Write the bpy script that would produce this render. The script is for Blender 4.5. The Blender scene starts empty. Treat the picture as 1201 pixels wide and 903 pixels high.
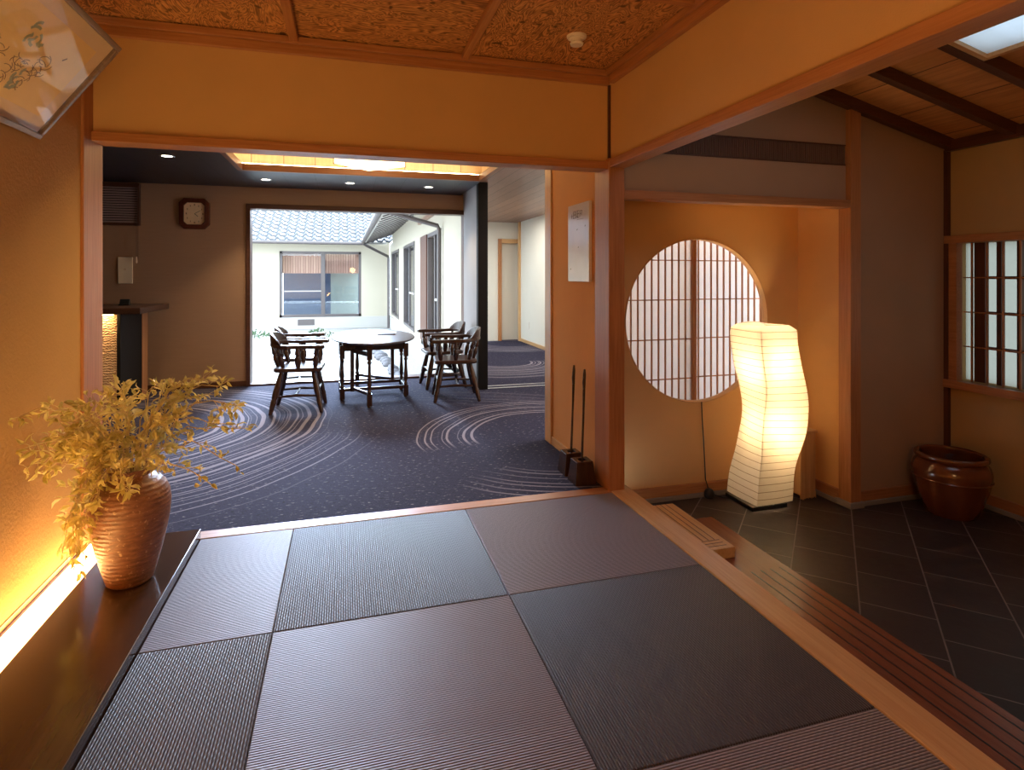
import bpy, bmesh, math, random
from mathutils import Vector, Matrix
random.seed(11)
SC = bpy.context.scene
COL = SC.collection
PI = math.pi

# ------------------------------------------------------------------ materials
class NT:
    """small wrapper around a node tree"""
    def __init__(s, name):
        s.m = bpy.data.materials.new(name); s.m.use_nodes = True
        s.t = s.m.node_tree; s.n = s.t.nodes; s.l = s.t.links
        s.b = s.n['Principled BSDF']; s.out = s.n['Material Output']
        s._co = None
    def node(s, typ, **kw):
        n = s.n.new(typ)
        for k, v in kw.items(): setattr(n, k, v)
        return n
    def set(s, sock, v):
        if hasattr(v, 'is_output'): s.l.new(v, sock)
        else: sock.default_value = v
    def co(s):
        if s._co is None: s._co = s.node('ShaderNodeTexCoord').outputs['Object']
        return s._co
    def mapped(s, scale=(1, 1, 1), rot=(0, 0, 0), loc=(0, 0, 0), src=None):
        mp = s.node('ShaderNodeMapping')
        mp.inputs['Scale'].default_value = scale; mp.inputs['Rotation'].default_value = rot
        mp.inputs['Location'].default_value = loc
        s.l.new(src or s.co(), mp.inputs['Vector'])
        return mp.outputs[0]
    def math(s, op, a, b=0.0, c=0.0, clamp=False):
        n = s.node('ShaderNodeMath', operation=op, use_clamp=clamp)
        s.set(n.inputs[0], a); s.set(n.inputs[1], b); s.set(n.inputs[2], c)
        return n.outputs[0]
    def noise(s, vec, scale=5, detail=4, rough=.5, dist=0):
        n = s.node('ShaderNodeTexNoise')
        n.inputs['Scale'].default_value = scale; n.inputs['Detail'].default_value = detail
        n.inputs['Roughness'].default_value = rough; n.inputs['Distortion'].default_value = dist
        s.l.new(vec, n.inputs['Vector'])
        return n.outputs['Fac']
    def ramp(s, fac, stops, interp='LINEAR'):
        r = s.node('ShaderNodeValToRGB'); r.color_ramp.interpolation = interp
        e = r.color_ramp.elements
        while len(e) < len(stops): e.new(.5)
        for el, (p, c) in zip(e, stops):
            el.position = p; el.color = (c[0], c[1], c[2], 1) if not isinstance(c, (int, float)) else (c, c, c, 1)
        s.l.new(fac, r.inputs[0])
        return r.outputs[0]
    def mix(s, fac, a, b, typ='MIX'):
        n = s.node('ShaderNodeMix', data_type='RGBA', blend_type=typ)
        s.set(n.inputs[0], fac)
        for i, v in ((6, a), (7, b)):
            if isinstance(v, tuple): v = (v[0], v[1], v[2], 1)
            s.set(n.inputs[i], v)
        return n.outputs[2]
    def bump(s, h, strength=.2, dist=.01):
        n = s.node('ShaderNodeBump'); n.inputs['Strength'].default_value = strength
        n.inputs['Distance'].default_value = dist
        s.l.new(h, n.inputs['Height']); s.l.new(n.outputs[0], s.b.inputs['Normal'])
    def base(s, c, rough=.5, spec=.5, metal=0):
        if isinstance(c, tuple): c = (c[0], c[1], c[2], 1)
        s.set(s.b.inputs['Base Color'], c); s.set(s.b.inputs['Roughness'], rough)
        s.b.inputs['Specular IOR Level'].default_value = spec; s.b.inputs['Metallic'].default_value = metal
        return s.m

def m_plain(name, c, rough=.5, spec=.5, metal=0):
    t = NT(name); v = t.noise(t.co(), 9, 3)
    col = t.mix(v, tuple(x * .9 for x in c), tuple(min(1, x * 1.08) for x in c))
    return t.base(col, rough, spec, metal)

def m_plaster(name, c, grain=160, amt=.25, var=.12):
    t = NT(name)
    v = t.noise(t.co(), 2.2, 5, .6); f = t.noise(t.co(), grain, 3, .6)
    col = t.mix(v, tuple(x * (1 - var) for x in c), tuple(x * (1 + var * .6) for x in c))
    t.bump(f, amt, .004)
    return t.base(col, .92, .15)

def m_wood(name, a, b, axis=0, rough=.42, fine=28, coarse=6, spec=.4, bump=.06):
    t = NT(name)
    sc = [fine, fine, fine]; sc[axis] = 1.1
    sc2 = [coarse, coarse, coarse]; sc2[axis] = .35
    n1 = t.noise(t.mapped(tuple(sc)), 3, 6, .6, .3); n2 = t.noise(t.mapped(tuple(sc2)), 1.5, 3)
    f = t.math('ADD', t.math('MULTIPLY', n1, .6), t.math('MULTIPLY', n2, .4))
    col = t.ramp(f, [(.33, a), (.66, b)])
    t.bump(n1, bump, .002)
    return t.base(col, rough, spec)

def m_emit(name, c, s):
    t = NT(name)
    e = t.node('ShaderNodeEmission'); e.inputs[0].default_value = (*c, 1); e.inputs[1].default_value = s
    t.l.new(e.outputs[0], t.out.inputs[0])
    return t.m

def m_glass(name, tint=(.96, .98, .98), refl=.10, graze=.9):
    t = NT(name)
    tr = t.node('ShaderNodeBsdfTransparent'); tr.inputs[0].default_value = (*tint, 1)
    gl = t.node('ShaderNodeBsdfGlossy'); gl.inputs['Roughness'].default_value = .02
    fr = t.node('ShaderNodeLayerWeight'); fr.inputs[0].default_value = .5
    mx = t.node('ShaderNodeMixShader')
    t.l.new(t.math('ADD', t.math('MULTIPLY', t.math('POWER', fr.outputs['Facing'], 5.0), graze), refl * .4), mx.inputs[0])
    t.l.new(tr.outputs[0], mx.inputs[1]); t.l.new(gl.outputs[0], mx.inputs[2])
    t.l.new(mx.outputs[0], t.out.inputs[0])
    return t.m

def m_paper(name, c, trans=.5, ribs=None):
    t = NT(name)
    n = t.noise(t.co(), 25, 6, .7)
    col = t.mix(n, tuple(x * .88 for x in c), c)
    if ribs:
        pitch, dark = ribs
        sx = t.node('ShaderNodeSeparateXYZ'); t.l.new(t.co(), sx.inputs[0])
        wob = t.math('MULTIPLY', t.noise(t.co(), 2.5, 1), .02)
        z = t.math('DIVIDE', t.math('ADD', sx.outputs[2], wob), pitch)
        fr = t.math('FRACT', z)
        ln = t.math('LESS_THAN', fr, .085)
        col = t.mix(t.math('MULTIPLY', ln, .8), col, dark)
    d = t.node('ShaderNodeBsdfDiffuse'); tl = t.node('ShaderNodeBsdfTranslucent')
    t.l.new(col, d.inputs[0]); t.l.new(col, tl.inputs[0])
    mx = t.node('ShaderNodeMixShader'); mx.inputs[0].default_value = trans
    t.l.new(d.outputs[0], mx.inputs[1]); t.l.new(tl.outputs[0], mx.inputs[2])
    t.l.new(mx.outputs[0], t.out.inputs[0])
    return t.m

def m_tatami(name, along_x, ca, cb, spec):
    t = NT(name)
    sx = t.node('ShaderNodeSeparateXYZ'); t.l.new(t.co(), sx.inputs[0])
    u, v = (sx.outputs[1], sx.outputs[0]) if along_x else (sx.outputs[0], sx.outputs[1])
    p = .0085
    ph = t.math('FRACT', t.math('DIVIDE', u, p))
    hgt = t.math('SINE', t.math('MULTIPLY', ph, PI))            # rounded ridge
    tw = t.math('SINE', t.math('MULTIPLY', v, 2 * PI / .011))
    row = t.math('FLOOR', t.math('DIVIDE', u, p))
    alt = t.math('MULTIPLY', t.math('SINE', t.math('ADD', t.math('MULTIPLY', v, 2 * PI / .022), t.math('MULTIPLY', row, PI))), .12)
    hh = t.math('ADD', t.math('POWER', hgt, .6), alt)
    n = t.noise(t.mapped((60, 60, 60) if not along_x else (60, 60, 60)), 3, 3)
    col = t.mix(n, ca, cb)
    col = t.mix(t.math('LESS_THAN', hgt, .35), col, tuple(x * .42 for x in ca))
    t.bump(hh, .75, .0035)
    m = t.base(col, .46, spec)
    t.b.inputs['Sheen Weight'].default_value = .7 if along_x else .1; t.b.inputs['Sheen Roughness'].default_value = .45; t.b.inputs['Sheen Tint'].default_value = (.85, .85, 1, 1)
    return m

def m_slate():
    t = NT('slate tile')
    mp = t.mapped((1, 1, 1), (0, 0, math.radians(-45)), (.0, .117, 0))
    br = t.node('ShaderNodeTexBrick'); br.offset = .5; br.squash = 1
    br.inputs['Scale'].default_value = 1
    br.inputs['Brick Width'].default_value = .32; br.inputs['Row Height'].default_value = .303
    br.inputs['Mortar Size'].default_value = .0035; br.inputs['Mortar Smooth'].default_value = .1
    br.inputs['Bias'].default_value = 0
    br.inputs['Color1'].default_value = (.030, .025, .030, 1); br.inputs['Color2'].default_value = (.046, .038, .044, 1)
    br.inputs['Mortar'].default_value = (.26, .23, .23, 1)
    t.l.new(mp, br.inputs['Vector'])
    n = t.noise(t.co(), 14, 7, .65, .6)
    col = t.mix(.5, br.outputs['Color'], t.ramp(n, [(.3, .35), (.7, 1.0)]), 'MULTIPLY')
    h = t.math('ADD', t.math('MULTIPLY', n, .6), t.math('MULTIPLY', br.outputs['Fac'], -.9))
    t.bump(h, .5, .004)
    return t.base(col, t.math('ADD', t.math('MULTIPLY', n, .35), .24), .5)

def m_carpet():
    t = NT('swirl carpet')
    sx = t.node('ShaderNodeSeparateXYZ'); t.l.new(t.co(), sx.inputs[0])
    X, Y = sx.outputs[0], sx.outputs[1]
    wob = t.noise(t.co(), .9, 2)
    total = None
    # centre x, y, inner and outer radius, stripe frequency, threshold, angle window (centre, half width), seed
    fams = [(-1.9, 5.35, .80, 1.82, 11.0, .53, 0.0, 1.75, 1.3), (-1.75, 5.1, 1.30, 2.05, 15., .60, -.9, .75, 7.7),
            (1.62, 4.35, .62, 1.12, 14., .55, 2.2, 1.2, 3.1), (1.62, 4.35, 1.36, 1.46, 9.0, .53, 3.6, .45, 5.9), (1.62, 4.25, .85, 1.32, 18., .60, 4.6, .75, 12.4),
            (-.2, 2.6, 3.1, 3.85, 9., .55, 1.05, .30, 9.2), (2.2, 8.0, .35, 1.25, 11., .52, 4.2, 2.2, 15.1), (2.9, 10.2, .4, 1.2, 11., .52, 3.6, 3.2, 21.)]
    for cx, cy, r0, r1, fq, th, ac, aw, sd in fams:
        dx = t.math('SUBTRACT', X, cx); dy = t.math('SUBTRACT', Y, cy)
        d = t.math('SQRT', t.math('ADD', t.math('MULTIPLY', dx, dx), t.math('MULTIPLY', dy, dy)))
        d = t.math('ADD', d, t.math('MULTIPLY', t.math('SUBTRACT', wob, .5), .16))
        n = t.node('ShaderNodeTexNoise', noise_dimensions='1D')
        n.inputs['Scale'].default_value = 1; n.inputs['Detail'].default_value = 1.5
        t.set(n.inputs['W'], t.math('ADD', t.math('MULTIPLY', d, fq * 2.2), sd * 10))
        st = t.math('MULTIPLY', t.math('SUBTRACT', n.outputs['Fac'], th), 22, clamp=True)
        ms = t.math('MULTIPLY', t.math('MULTIPLY', t.math('SUBTRACT', d, r0), 30, clamp=True), t.math('MULTIPLY', t.math('SUBTRACT', r1, d), 30, clamp=True))
        # angle window: cos(angle - ac) compared with cos(aw)
        dot = t.math('DIVIDE', t.math('ADD', t.math('MULTIPLY', dx, math.cos(ac)), t.math('MULTIPLY', dy, math.sin(ac))), t.math('MAXIMUM', d, .01))
        an = t.math('MULTIPLY', t.math('SUBTRACT', dot, math.cos(min(aw, PI))), 5, clamp=True)
        f = t.math('MULTIPLY', t.math('MULTIPLY', st, ms), an)
        total = f if total is None else t.math('MAXIMUM', total, f)
    fl = t.noise(t.mapped((55, 55, 1)), 2, 2)
    fl2 = t.noise(t.mapped((22, 40, 1), (0, 0, .4)), 1.5, 2)
    g = t.mix(fl, (.014, .014, .031), (.048, .045, .084))
    g = t.mix(t.math('MULTIPLY', t.math('SUBTRACT', fl2, .62), 9, clamp=True), g, (.20, .18, .19))
    g = t.mix(t.math('MULTIPLY', t.math('SUBTRACT', .40, fl2), 9, clamp=True), g, (.016, .014, .02))
    brk = t.math('ADD', t.math('MULTIPLY', fl, .5), .55, clamp=True)
    g = t.mix(t.math('MULTIPLY', total, brk), g, (.26, .23, .27))
    t.bump(fl, .5, .006)
    return t.base(g, .95, .1)

def m_ceiling(name, along_x):
    t = NT(name)
    s = (1.2, 4.2, 1) if along_x else (4.2, 1.2, 1)
    n = t.noise(t.mapped(s), 2.6, 2.5, .55, 1.6)
    w = t.math('FRACT', t.math('MULTIPLY', n, 13))
    w = t.math('ABSOLUTE', t.math('SUBTRACT', w, .5))
    big = t.noise(t.co(), 1.3, 3)
    col = t.ramp(w, [(.04, (.10, .030, .010)), (.24, (.48, .21, .07)), (.5, (.80, .42, .16))])
    col = t.mix(t.math('MULTIPLY', big, .5), col, (.52, .25, .09))
    knot = t.noise(t.mapped((9, 9, 1)), 2, 1)
    col = t.mix(t.math('MULTIPLY', t.math('SUBTRACT', knot, .66), 12, clamp=True), col, (.10, .036, .012))
    return t.base(col, .4, .35)

def m_planks(name, a, b, axis, width, groove, rough=.4):
    """boards side by side across `axis` (0 or 1)"""
    t = NT(name)
    sx = t.node('ShaderNodeSeparateXYZ'); t.l.new(t.co(), sx.inputs[0])
    q = t.math('DIVIDE', sx.outputs[axis], width)
    fr = t.math('FRACT', q); idx = t.math('FLOOR', q)
    wn = t.node('ShaderNodeTexWhiteNoise', noise_dimensions='1D'); t.l.new(idx, wn.inputs['W'])
    sc = [2.2, 2.2, 2.2]; sc[axis] = 30
    g = t.noise(t.mapped(tuple(sc)), 1.6, 5, .6, .4)
    f = t.math('ADD', t.math('MULTIPLY', g, .7), t.math('MULTIPLY', wn.outputs['Value'], .3))
    col = t.ramp(f, [(.3, a), (.7, b)])
    gap = t.math('LESS_THAN', fr, groove)
    col = t.mix(gap, col, tuple(x * .25 for x in a))
    t.bump(t.math('SUBTRACT', 1.0, gap), .4, .004)
    return t.base(col, rough, .4)

def m_weave_panel():
    t = NT('woven counter panel')
    w = t.node('ShaderNodeTexWave', wave_type='BANDS', bands_direction='Z')
    w.inputs['Scale'].default_value = 14; w.inputs['Distortion'].default_value = 6; w.inputs['Detail'].default_value = 2; w.inputs['Detail Scale'].default_value = 1.4
    t.l.new(t.mapped((3, 3, 1)), w.inputs['Vector'])
    col = t.mix(w.outputs['Fac'], (.40, .24, .13), (.62, .42, .25))
    t.bump(w.outputs['Fac'], .8, .012)
    return t.base(col, .7, .2)

def m_lobbywall():
    t = NT('lobby wallpaper')
    n = t.noise(t.mapped((3, 3, 90)), 2, 4, .6); big = t.noise(t.co(), 1.2, 3)
    col = t.mix(n, (.36, .215, .13), (.46, .29, .18)); col = t.mix(t.math('MULTIPLY', big, .4), col, (.40, .25, .15))
    t.bump(n, .2, .003)
    return t.base(col, .8, .2)

def m_vase():
    t = NT('unglazed ribbed clay')
    w = t.node('ShaderNodeTexWave', wave_type='BANDS', bands_direction='Z')
    w.inputs['Scale'].default_value = 18; w.inputs['Distortion'].default_value = 2.5; w.inputs['Detail'].default_value = 3; w.inputs['Detail Scale'].default_value = 3
    t.l.new(t.co(), w.inputs['Vector'])
    n = t.noise(t.mapped((6, 6, 22)), 4, 6, .65); s = t.noise(t.co(), 70, 3)
    col = t.ramp(n, [(.3, (.15, .060, .030)), (.55, (.27, .115, .058)), (.75, (.38, .185, .095))])
    col = t.mix(t.math('MULTIPLY', t.math('SUBTRACT', s, .62), 10, clamp=True), col, (.56, .34, .2))
    t.bump(t.math('ADD', t.math('MULTIPLY', w.outputs['Fac'], .5), n), .45, .006)
    return t.base(col, .42, .5)

def m_leaf():
    t = NT('dry olive leaf')
    oi = t.noise(t.co(), 14, 2)
    col = t.ramp(oi, [(.3, (.44, .37, .10)), (.5, (.68, .57, .19)), (.7, (.86, .76, .38))])
    d = t.b; t.base(col, .5, .4)
    tl = t.node('ShaderNodeBsdfTranslucent'); t.l.new(col, tl.inputs[0])
    mx = t.node('ShaderNodeMixShader'); mx.inputs[0].default_value = .4
    t.l.new(d.outputs[0], mx.inputs[1]); t.l.new(tl.outputs[0], mx.inputs[2]); t.l.new(mx.outputs[0], t.out.inputs[0])
    return t.m

def m_gravel():
    t = NT('pale gravel')
    n = t.noise(t.co(), 16, 6, .7); v = t.node('ShaderNodeTexVoronoi'); v.inputs['Scale'].default_value = 22; t.l.new(t.co(), v.inputs['Vector'])
    col = t.mix(n, (.30, .295, .285), (.50, .49, .475)); col = t.mix(v.outputs['Distance'], (.3, .3, .3), col)
    t.bump(v.outputs['Distance'], .6, .02)
    return t.base(col, .95, .1)

def m_rooftile():
    t = NT('silver clay roof tile')
    n = t.noise(t.co(), 3, 5, .6)
    col = t.mix(n, (.040, .046, .056), (.105, .115, .135))
    return t.base(col, .38, .6)

M = {}
M['plaster'] = m_plaster('ochre plaster', (.66, .42, .185))
M['plaster_left'] = m_plaster('textured ochre wallcovering', (.56, .33, .125), 75, .7, .15)
M['partition'] = m_plaster('warm partition plaster', (.74, .36, .125), 120, .35)
M['alcove'] = m_plaster('alcove plaster', (.76, .46, .20), 150, .25)
M['grey_plaster'] = m_plaster('taupe plaster', (.44, .29, .19), 140, .25)
M['white_wall'] = m_plaster('pale corridor wall', (.80, .77, .68), 120, .2, .05)
M['grey_panel'] = m_plaster('grey wall covering', (.40, .39, .40), 90, .3)
for ax, k in enumerate('xyz'):
    M['wood_' + k] = m_wood('reddish cypress ' + k, (.34, .132, .048), (.53, .25, .105), ax)
    M['dark_' + k] = m_wood('dark stained timber ' + k, (.060, .022, .012), (.13, .05, .027), ax)
    M['light_' + k] = m_wood('pale cypress ' + k, (.55, .30, .12), (.74, .46, .22), ax, .34)
M['curb'] = m_wood('polished curb wood', (.58, .33, .14), (.74, .47, .23), 1, .26)
M['step'] = m_wood('lacquered step wood', (.17, .055, .032), (.27, .10, .055), 1, .2, 22, 5, .7)
M['chair'] = m_wood('dark chair wood', (.022, .010, .007), (.062, .025, .013), 2, .25, 20, 6, .6)
M['chair_x'] = m_wood('dark chair wood seat', (.022, .010, .007), (.062, .025, .013), 0, .34, 20, 6, .35)
M['shelf'] = m_wood('dark lacquered shelf', (.040, .022, .015), (.060, .034, .022), 1, .16, 14, 4, .55, .02)
M['black_post'] = m_plain('black stained wood', (.006, .005, .005), .6, .2)
M['tat_x'] = m_tatami('tatami ridges across', True, (.098, .082, .096), (.160, .135, .156), .6)  # paler base paints in the daylight sheen on cross-laid mats
M['tat_y'] = m_tatami('tatami ridges along', False, (.046, .036, .040), (.078, .062, .066), .35)  # same weave, darkened in colour where the ribs catch no sheen
M['slate'] = m_slate()
M['carpet'] = m_carpet()
M['ceil_x'] = m_ceiling('burl ceiling panel x', True)
M['ceil_y'] = m_ceiling('burl ceiling panel y', False)
M['dark_ceil'] = m_planks('dark ceiling boards', (.010, .013, .022), (.022, .027, .040), 0, .30, .02, .35)
M['cove'] = m_planks('pale cove boards', (.74, .56, .34), (.88, .72, .50), 0, .30, .02, .5)
M['corr_ceil'] = m_planks('corridor ceiling boards', (.20, .10, .065), (.31, .165, .11), 0, .16, .05)
M['roof_boards'] = m_planks('roof underside boards', (.42, .17, .055), (.72, .34, .125), 0, .40, .02, .45)
M['lobbywall'] = m_lobbywall()
M['weave'] = m_weave_panel()
M['vase'] = m_vase()
M['leaf'] = m_leaf()
M['stem'] = m_plain('pale dry stem', (.62, .48, .22), .7)
M['stone'] = m_plaster('grey plinth stone', (.30, .27, .24), 60, .5, .3)
M['glaze'] = m_wood('brown ceramic glaze', (.10, .028, .012), (.19, .06, .024), 2, .16, 3, 2, .7, .0)
M['white'] = m_plain('white plastic', (.80, .76, .68), .4)
M['black'] = m_plain('black plastic', (.012, .012, .013), .35)
M['vent'] = m_plain('dark vent slats', (.012, .009, .008), .6)
M['vent_bar'] = m_plain('vent slat edge', (.20, .12, .085), .5)
M['paper'] = m_paper('lantern paper', (.92, .87, .78), .55, (.0455, (.30, .20, .10)))
M['shoji'] = m_paper('shoji paper', (.86, .84, .82), .5)
M['frost'] = m_paper('frosted pane', (.085, .086, .070), .75)
M['skypane'] = m_paper('skylight pane', (.120, .132, .140), .8)
M['glass'] = m_glass('window glass')
M['picglass'] = m_glass('picture glass', (.98, .98, .98), .04, .45)
M['clearglass'] = m_glass('large clear pane', (.97, .98, .98), .0)
M['metal'] = m_plain('brushed metal', (.45, .45, .46), .35, .5, 1)
M['gutter'] = m_plain('brown drain metal', (.10, .085, .085), .45)
M['sign'] = m_plain('pale acrylic board', (.72, .68, .70), .12, .6)
M['ink'] = m_plain('grey ink', (.10, .07, .06), .6)
M['card'] = m_plain('beige mat board', (.80, .60, .40), .7)
M['art'] = m_plain('aged picture paper', (.88, .62, .28), .8)
M['greenink'] = m_plain('muted green wash', (.42, .42, .27), .8)
M['brownink'] = m_plain('brown brush line', (.30, .19, .11), .8)
M['dial'] = m_plain('cream clock dial', (.86, .66, .42), .5)
M['pale_step'] = m_wood('pale polished step wood', (.68, .40, .16), (.86, .58, .28), 1, .22)
M['rim'] = m_wood('recess rim wood', (.20, .075, .025), (.32, .13, .05), 0)
M['plate'] = m_plain('cream plate', (.95, .80, .58), .45)
M['mahog'] = m_wood('mahogany', (.075, .018, .010), (.14, .035, .018), 2, .25)
M['pedestal'] = m_wood('pale weathered wood', (.48, .27, .11), (.66, .42, .19), 2, .6)
M['extwall'] = m_plaster('cream exterior render', (.50, .46, .37), 60, .3, .06)
M['extwhite'] = m_plaster('white exterior footing', (.45, .44, .42), 60, .3, .06)
M['rooftile'] = m_rooftile()
M['gravel'] = m_gravel()
M['alum'] = m_plain('bronze window frame', (.10, .085, .085), .4)
M['darkroom'] = m_plain('dim blue curtain', (.045, .07, .13), .8)  # darkness of unlit rooms put into the colour
M['redblind'] = m_planks('reed blind', (.36, .20, .16), (.50, .30, .24), 0, .08, .12, .8)
M['soffit'] = m_plain('pale soffit board', (.72, .70, .66), .7)
M['shrub'] = m_plain('green leaf', (.06, .12, .05), .7)
M['papersheet'] = m_plain('white paper', (.85, .85, .84), .6)
M['warm_strip'] = m_emit('warm light strip', (1, .58, .20), 30.0)
M['bulb'] = m_emit('warm bulb', (1, .72, .38), 14)
M['down'] = m_emit('downlight lens', (1, .86, .68), 14)
M['shadeglow'] = m_emit('glowing paper shade', (1, .74, .42), 5)
M['cove_led'] = m_emit('cove light', (1, .74, .42), 24.0)

# ------------------------------------------------------------------ mesh helpers
class MB:
    def __init__(s): s.v = []; s.f = []
    def add(s, vs, fs):
        b = len(s.v); s.v += [tuple(p) for p in vs]; s.f += [tuple(b + i for i in f) for f in fs]; return s
    def box(s, x0, x1, y0, y1, z0, z1):
        return s.add([(x0, y0, z0), (x1, y0, z0), (x1, y1, z0), (x0, y1, z0), (x0, y0, z1), (x1, y0, z1), (x1, y1, z1), (x0, y1, z1)],
                     [(0, 3, 2, 1), (4, 5, 6, 7), (0, 1, 5, 4), (1, 2, 6, 5), (2, 3, 7, 6), (3, 0, 4, 7)])
    def bar(s, p, q, w, h, up=(0, 0, 1)):
        p, q = Vector(p), Vector(q); d = (q - p).normalized(); up = Vector(up)
        a = d.cross(up)
        if a.length < 1e-4: a = d.cross(Vector((1, 0, 0)))
        a.normalize(); b = a.cross(d).normalized()
        a *= w / 2; b *= h / 2
        vs = [p - a - b, p + a - b, p + a + b, p - a + b, q - a - b, q + a - b, q + a + b, q - a + b]
        return s.add(vs, [(0, 1, 2, 3), (7, 6, 5, 4), (0, 4, 5, 1), (1, 5, 6, 2), (2, 6, 7, 3), (3, 7, 4, 0)])
    def tube(s, path, radii, n=8, cap=True):
        path = [Vector(p) for p in path]
        if isinstance(radii, (int, float)): radii = [radii] * len(path)
        rings = []; ref = None
        for i, p in enumerate(path):
            d = (path[min(i + 1, len(path) - 1)] - path[max(i - 1, 0)])
            d = d.normalized() if d.length > 1e-9 else Vector((0, 0, 1))
            if ref is None:
                ref = d.orthogonal().normalized()
            ref = (ref - d * ref.dot(d))
            ref = ref.normalized() if ref.length > 1e-6 else d.orthogonal().normalized()
            o = d.cross(ref)
            rings.append([p + (ref * math.cos(2 * PI * k / n) + o * math.sin(2 * PI * k / n)) * radii[i] for k in range(n)])
        vs = [v for r in rings for v in r]; fs = []
        for i in range(len(path) - 1):
            for k in range(n):
                fs.append((i * n + k, i * n + (k + 1) % n, (i + 1) * n + (k + 1) % n, (i + 1) * n + k))
        if cap:
            fs.append(tuple(reversed(range(n)))); fs.append(tuple((len(path) - 1) * n + k for k in range(n)))
        return s.add(vs, fs)
    def lathe(s, prof, n=40, c=(0, 0, 0), sx=1, sy=1, closed=False):
        vs = []; fs = []
        for r, z in prof:
            for k in range(n):
                a = 2 * PI * k / n
                vs.append((c[0] + r * sx * math.cos(a), c[1] + r * sy * math.sin(a), c[2] + z))
        m = len(prof)
        for i in range(m - 1 + (1 if closed else 0)):
            j = (i + 1) % m
            for k in range(n):
                fs.append((i * n + k, i * n + (k + 1) % n, j * n + (k + 1) % n, j * n + k))
        if not closed:
            fs.append(tuple(reversed(range(n)))); fs.append(tuple((m - 1) * n + k for k in range(n)))
        return s.add(vs, fs)
    def prism(s, pts, z0, z1):
        n = len(pts)
        vs = [(x, y, z0) for x, y in pts] + [(x, y, z1) for x, y in pts]
        return s.add(vs, [tuple(reversed(range(n))), tuple(range(n, 2 * n))] + [(i, (i + 1) % n, n + (i + 1) % n, n + i) for i in range(n)])
    def sheet(s, p, q, r, t): return s.add([p, q, r, t], [(0, 1, 2, 3)])
    def build(s, name, mat, parent=None, bevel=0, smooth=False, seg=2):
        me = bpy.data.meshes.new(name); me.from_pydata(s.v, [], s.f)
        bm = bmesh.new(); bm.from_mesh(me); bmesh.ops.recalc_face_normals(bm, faces=bm.faces); bm.to_mesh(me); bm.free()
        me.materials.append(M[mat] if isinstance(mat, str) else mat)
        o = bpy.data.objects.new(name, me); COL.objects.link(o)
        if parent is not None: o.parent = parent
        if smooth:
            me.polygons.foreach_set('use_smooth', [True] * len(me.polygons))
            try: me.set_sharp_from_angle(angle=math.radians(40))
            except Exception: pass
        if bevel:
            b = o.modifiers.new('edge', 'BEVEL'); b.width = bevel; b.segments = seg; b.limit_method = 'ANGLE'; b.angle_limit = math.radians(50)
        return o

def box(name, mat, b, parent=None, bevel=.002):
    return MB().box(*b).build(name, mat, parent, bevel)
def struct(o, label=None):
    o['kind'] = 'structure'
    if label: o['label'] = label
    return o
def sbox(name, mat, *b, bevel=.002):
    return struct(box(name, mat, b, None, bevel))
def tag(o, label, cat, group=None, kind=None):
    o['label'] = label; o['category'] = cat
    if group: o['group'] = group
    if kind: o['kind'] = kind
    return o
def thing(name, label, cat, loc=(0, 0, 0), rz=0, group=None):
    o = bpy.data.objects.new(name, None); COL.objects.link(o)
    o.location = loc; o.rotation_euler = (0, 0, rz); o.empty_display_size = .1
    return tag(o, label, cat, group)
def copy_tree(o, parent=None):
    c = o.copy(); COL.objects.link(c)
    if parent is not None: c.parent = parent
    for ch in list(o.children): copy_tree(ch, c)
    return c
def light(name, typ, loc, power, color, rot=(0, 0, 0), **kw):
    l = bpy.data.lights.new(name, typ); l.energy = power; l.color = color
    for k, v in kw.items(): setattr(l, k, v)
    o = bpy.data.objects.new(name, l); COL.objects.link(o); o.location = loc; o.rotation_euler = rot
    return o

# ------------------------------------------------------------------ dimensions
XL, XR = -1.13, 1.47          # inner faces of the tatami room
YF = 3.09                     # far partition plane
ZT = -.30                     # stone floor of the entrance
ZC = 2.43                     # tatami room ceiling
LX0 = -4.2                    # lobby far side
YB = 7.10                     # lobby back wall
ZL = 2.25                     # lobby ceiling
YR = -2.2                     # behind the camera
AY = 3.54                     # alcove back wall
WX = 4.12                     # entrance outer wall

# ------------------------------------------------------------------ tatami room
struct(MB().box(XL - .1, XR + .02, YR, 3.06, -.34, -.03).build('floor', 'dark_y'))
cols = [(-.662, -.2465), (-.2465, .6145), (.6145, 1.4755)]
rows = [(-1.268, -.407), (-.407, .454), (.454, 1.315), (1.315, 2.176), (2.176, 3.037)]
tlabel = {(0, 4): 'narrow tatami mat at the far end beside the dark shelf, ribs across', (1, 4): 'dark tatami mat in the middle of the row touching the lobby threshold',
          (2, 4): 'pale bluish tatami mat in the corner at the foot of the wooden post', (0, 3): 'narrow dark brown tatami mat beside the shelf, nearer than the vase',
          (1, 3): 'brown tatami mat in the middle of the room, ribs running across', (2, 3): 'dark slate-grey tatami mat along the wooden curb, second from the post',
          (2, 2): 'dark tatami mat along the curb showing only its corner, third from the post'}
for i, (x0, x1) in enumerate(cols):
    for j, (y0, y1) in enumerate(rows):
        if j < 2 or (j == 2 and i < 2): continue
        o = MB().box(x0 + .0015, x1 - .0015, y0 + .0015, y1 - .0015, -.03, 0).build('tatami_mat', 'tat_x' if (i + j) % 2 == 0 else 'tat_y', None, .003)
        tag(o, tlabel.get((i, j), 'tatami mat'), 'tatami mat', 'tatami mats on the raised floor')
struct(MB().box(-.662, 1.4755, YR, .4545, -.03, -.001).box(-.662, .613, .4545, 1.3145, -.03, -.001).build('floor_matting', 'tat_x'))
sbox('trim_1', 'wood_x', -.70, XR + .006, 3.038, 3.125, -.05, .002, bevel=.003)          # threshold to the lobby
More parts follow.
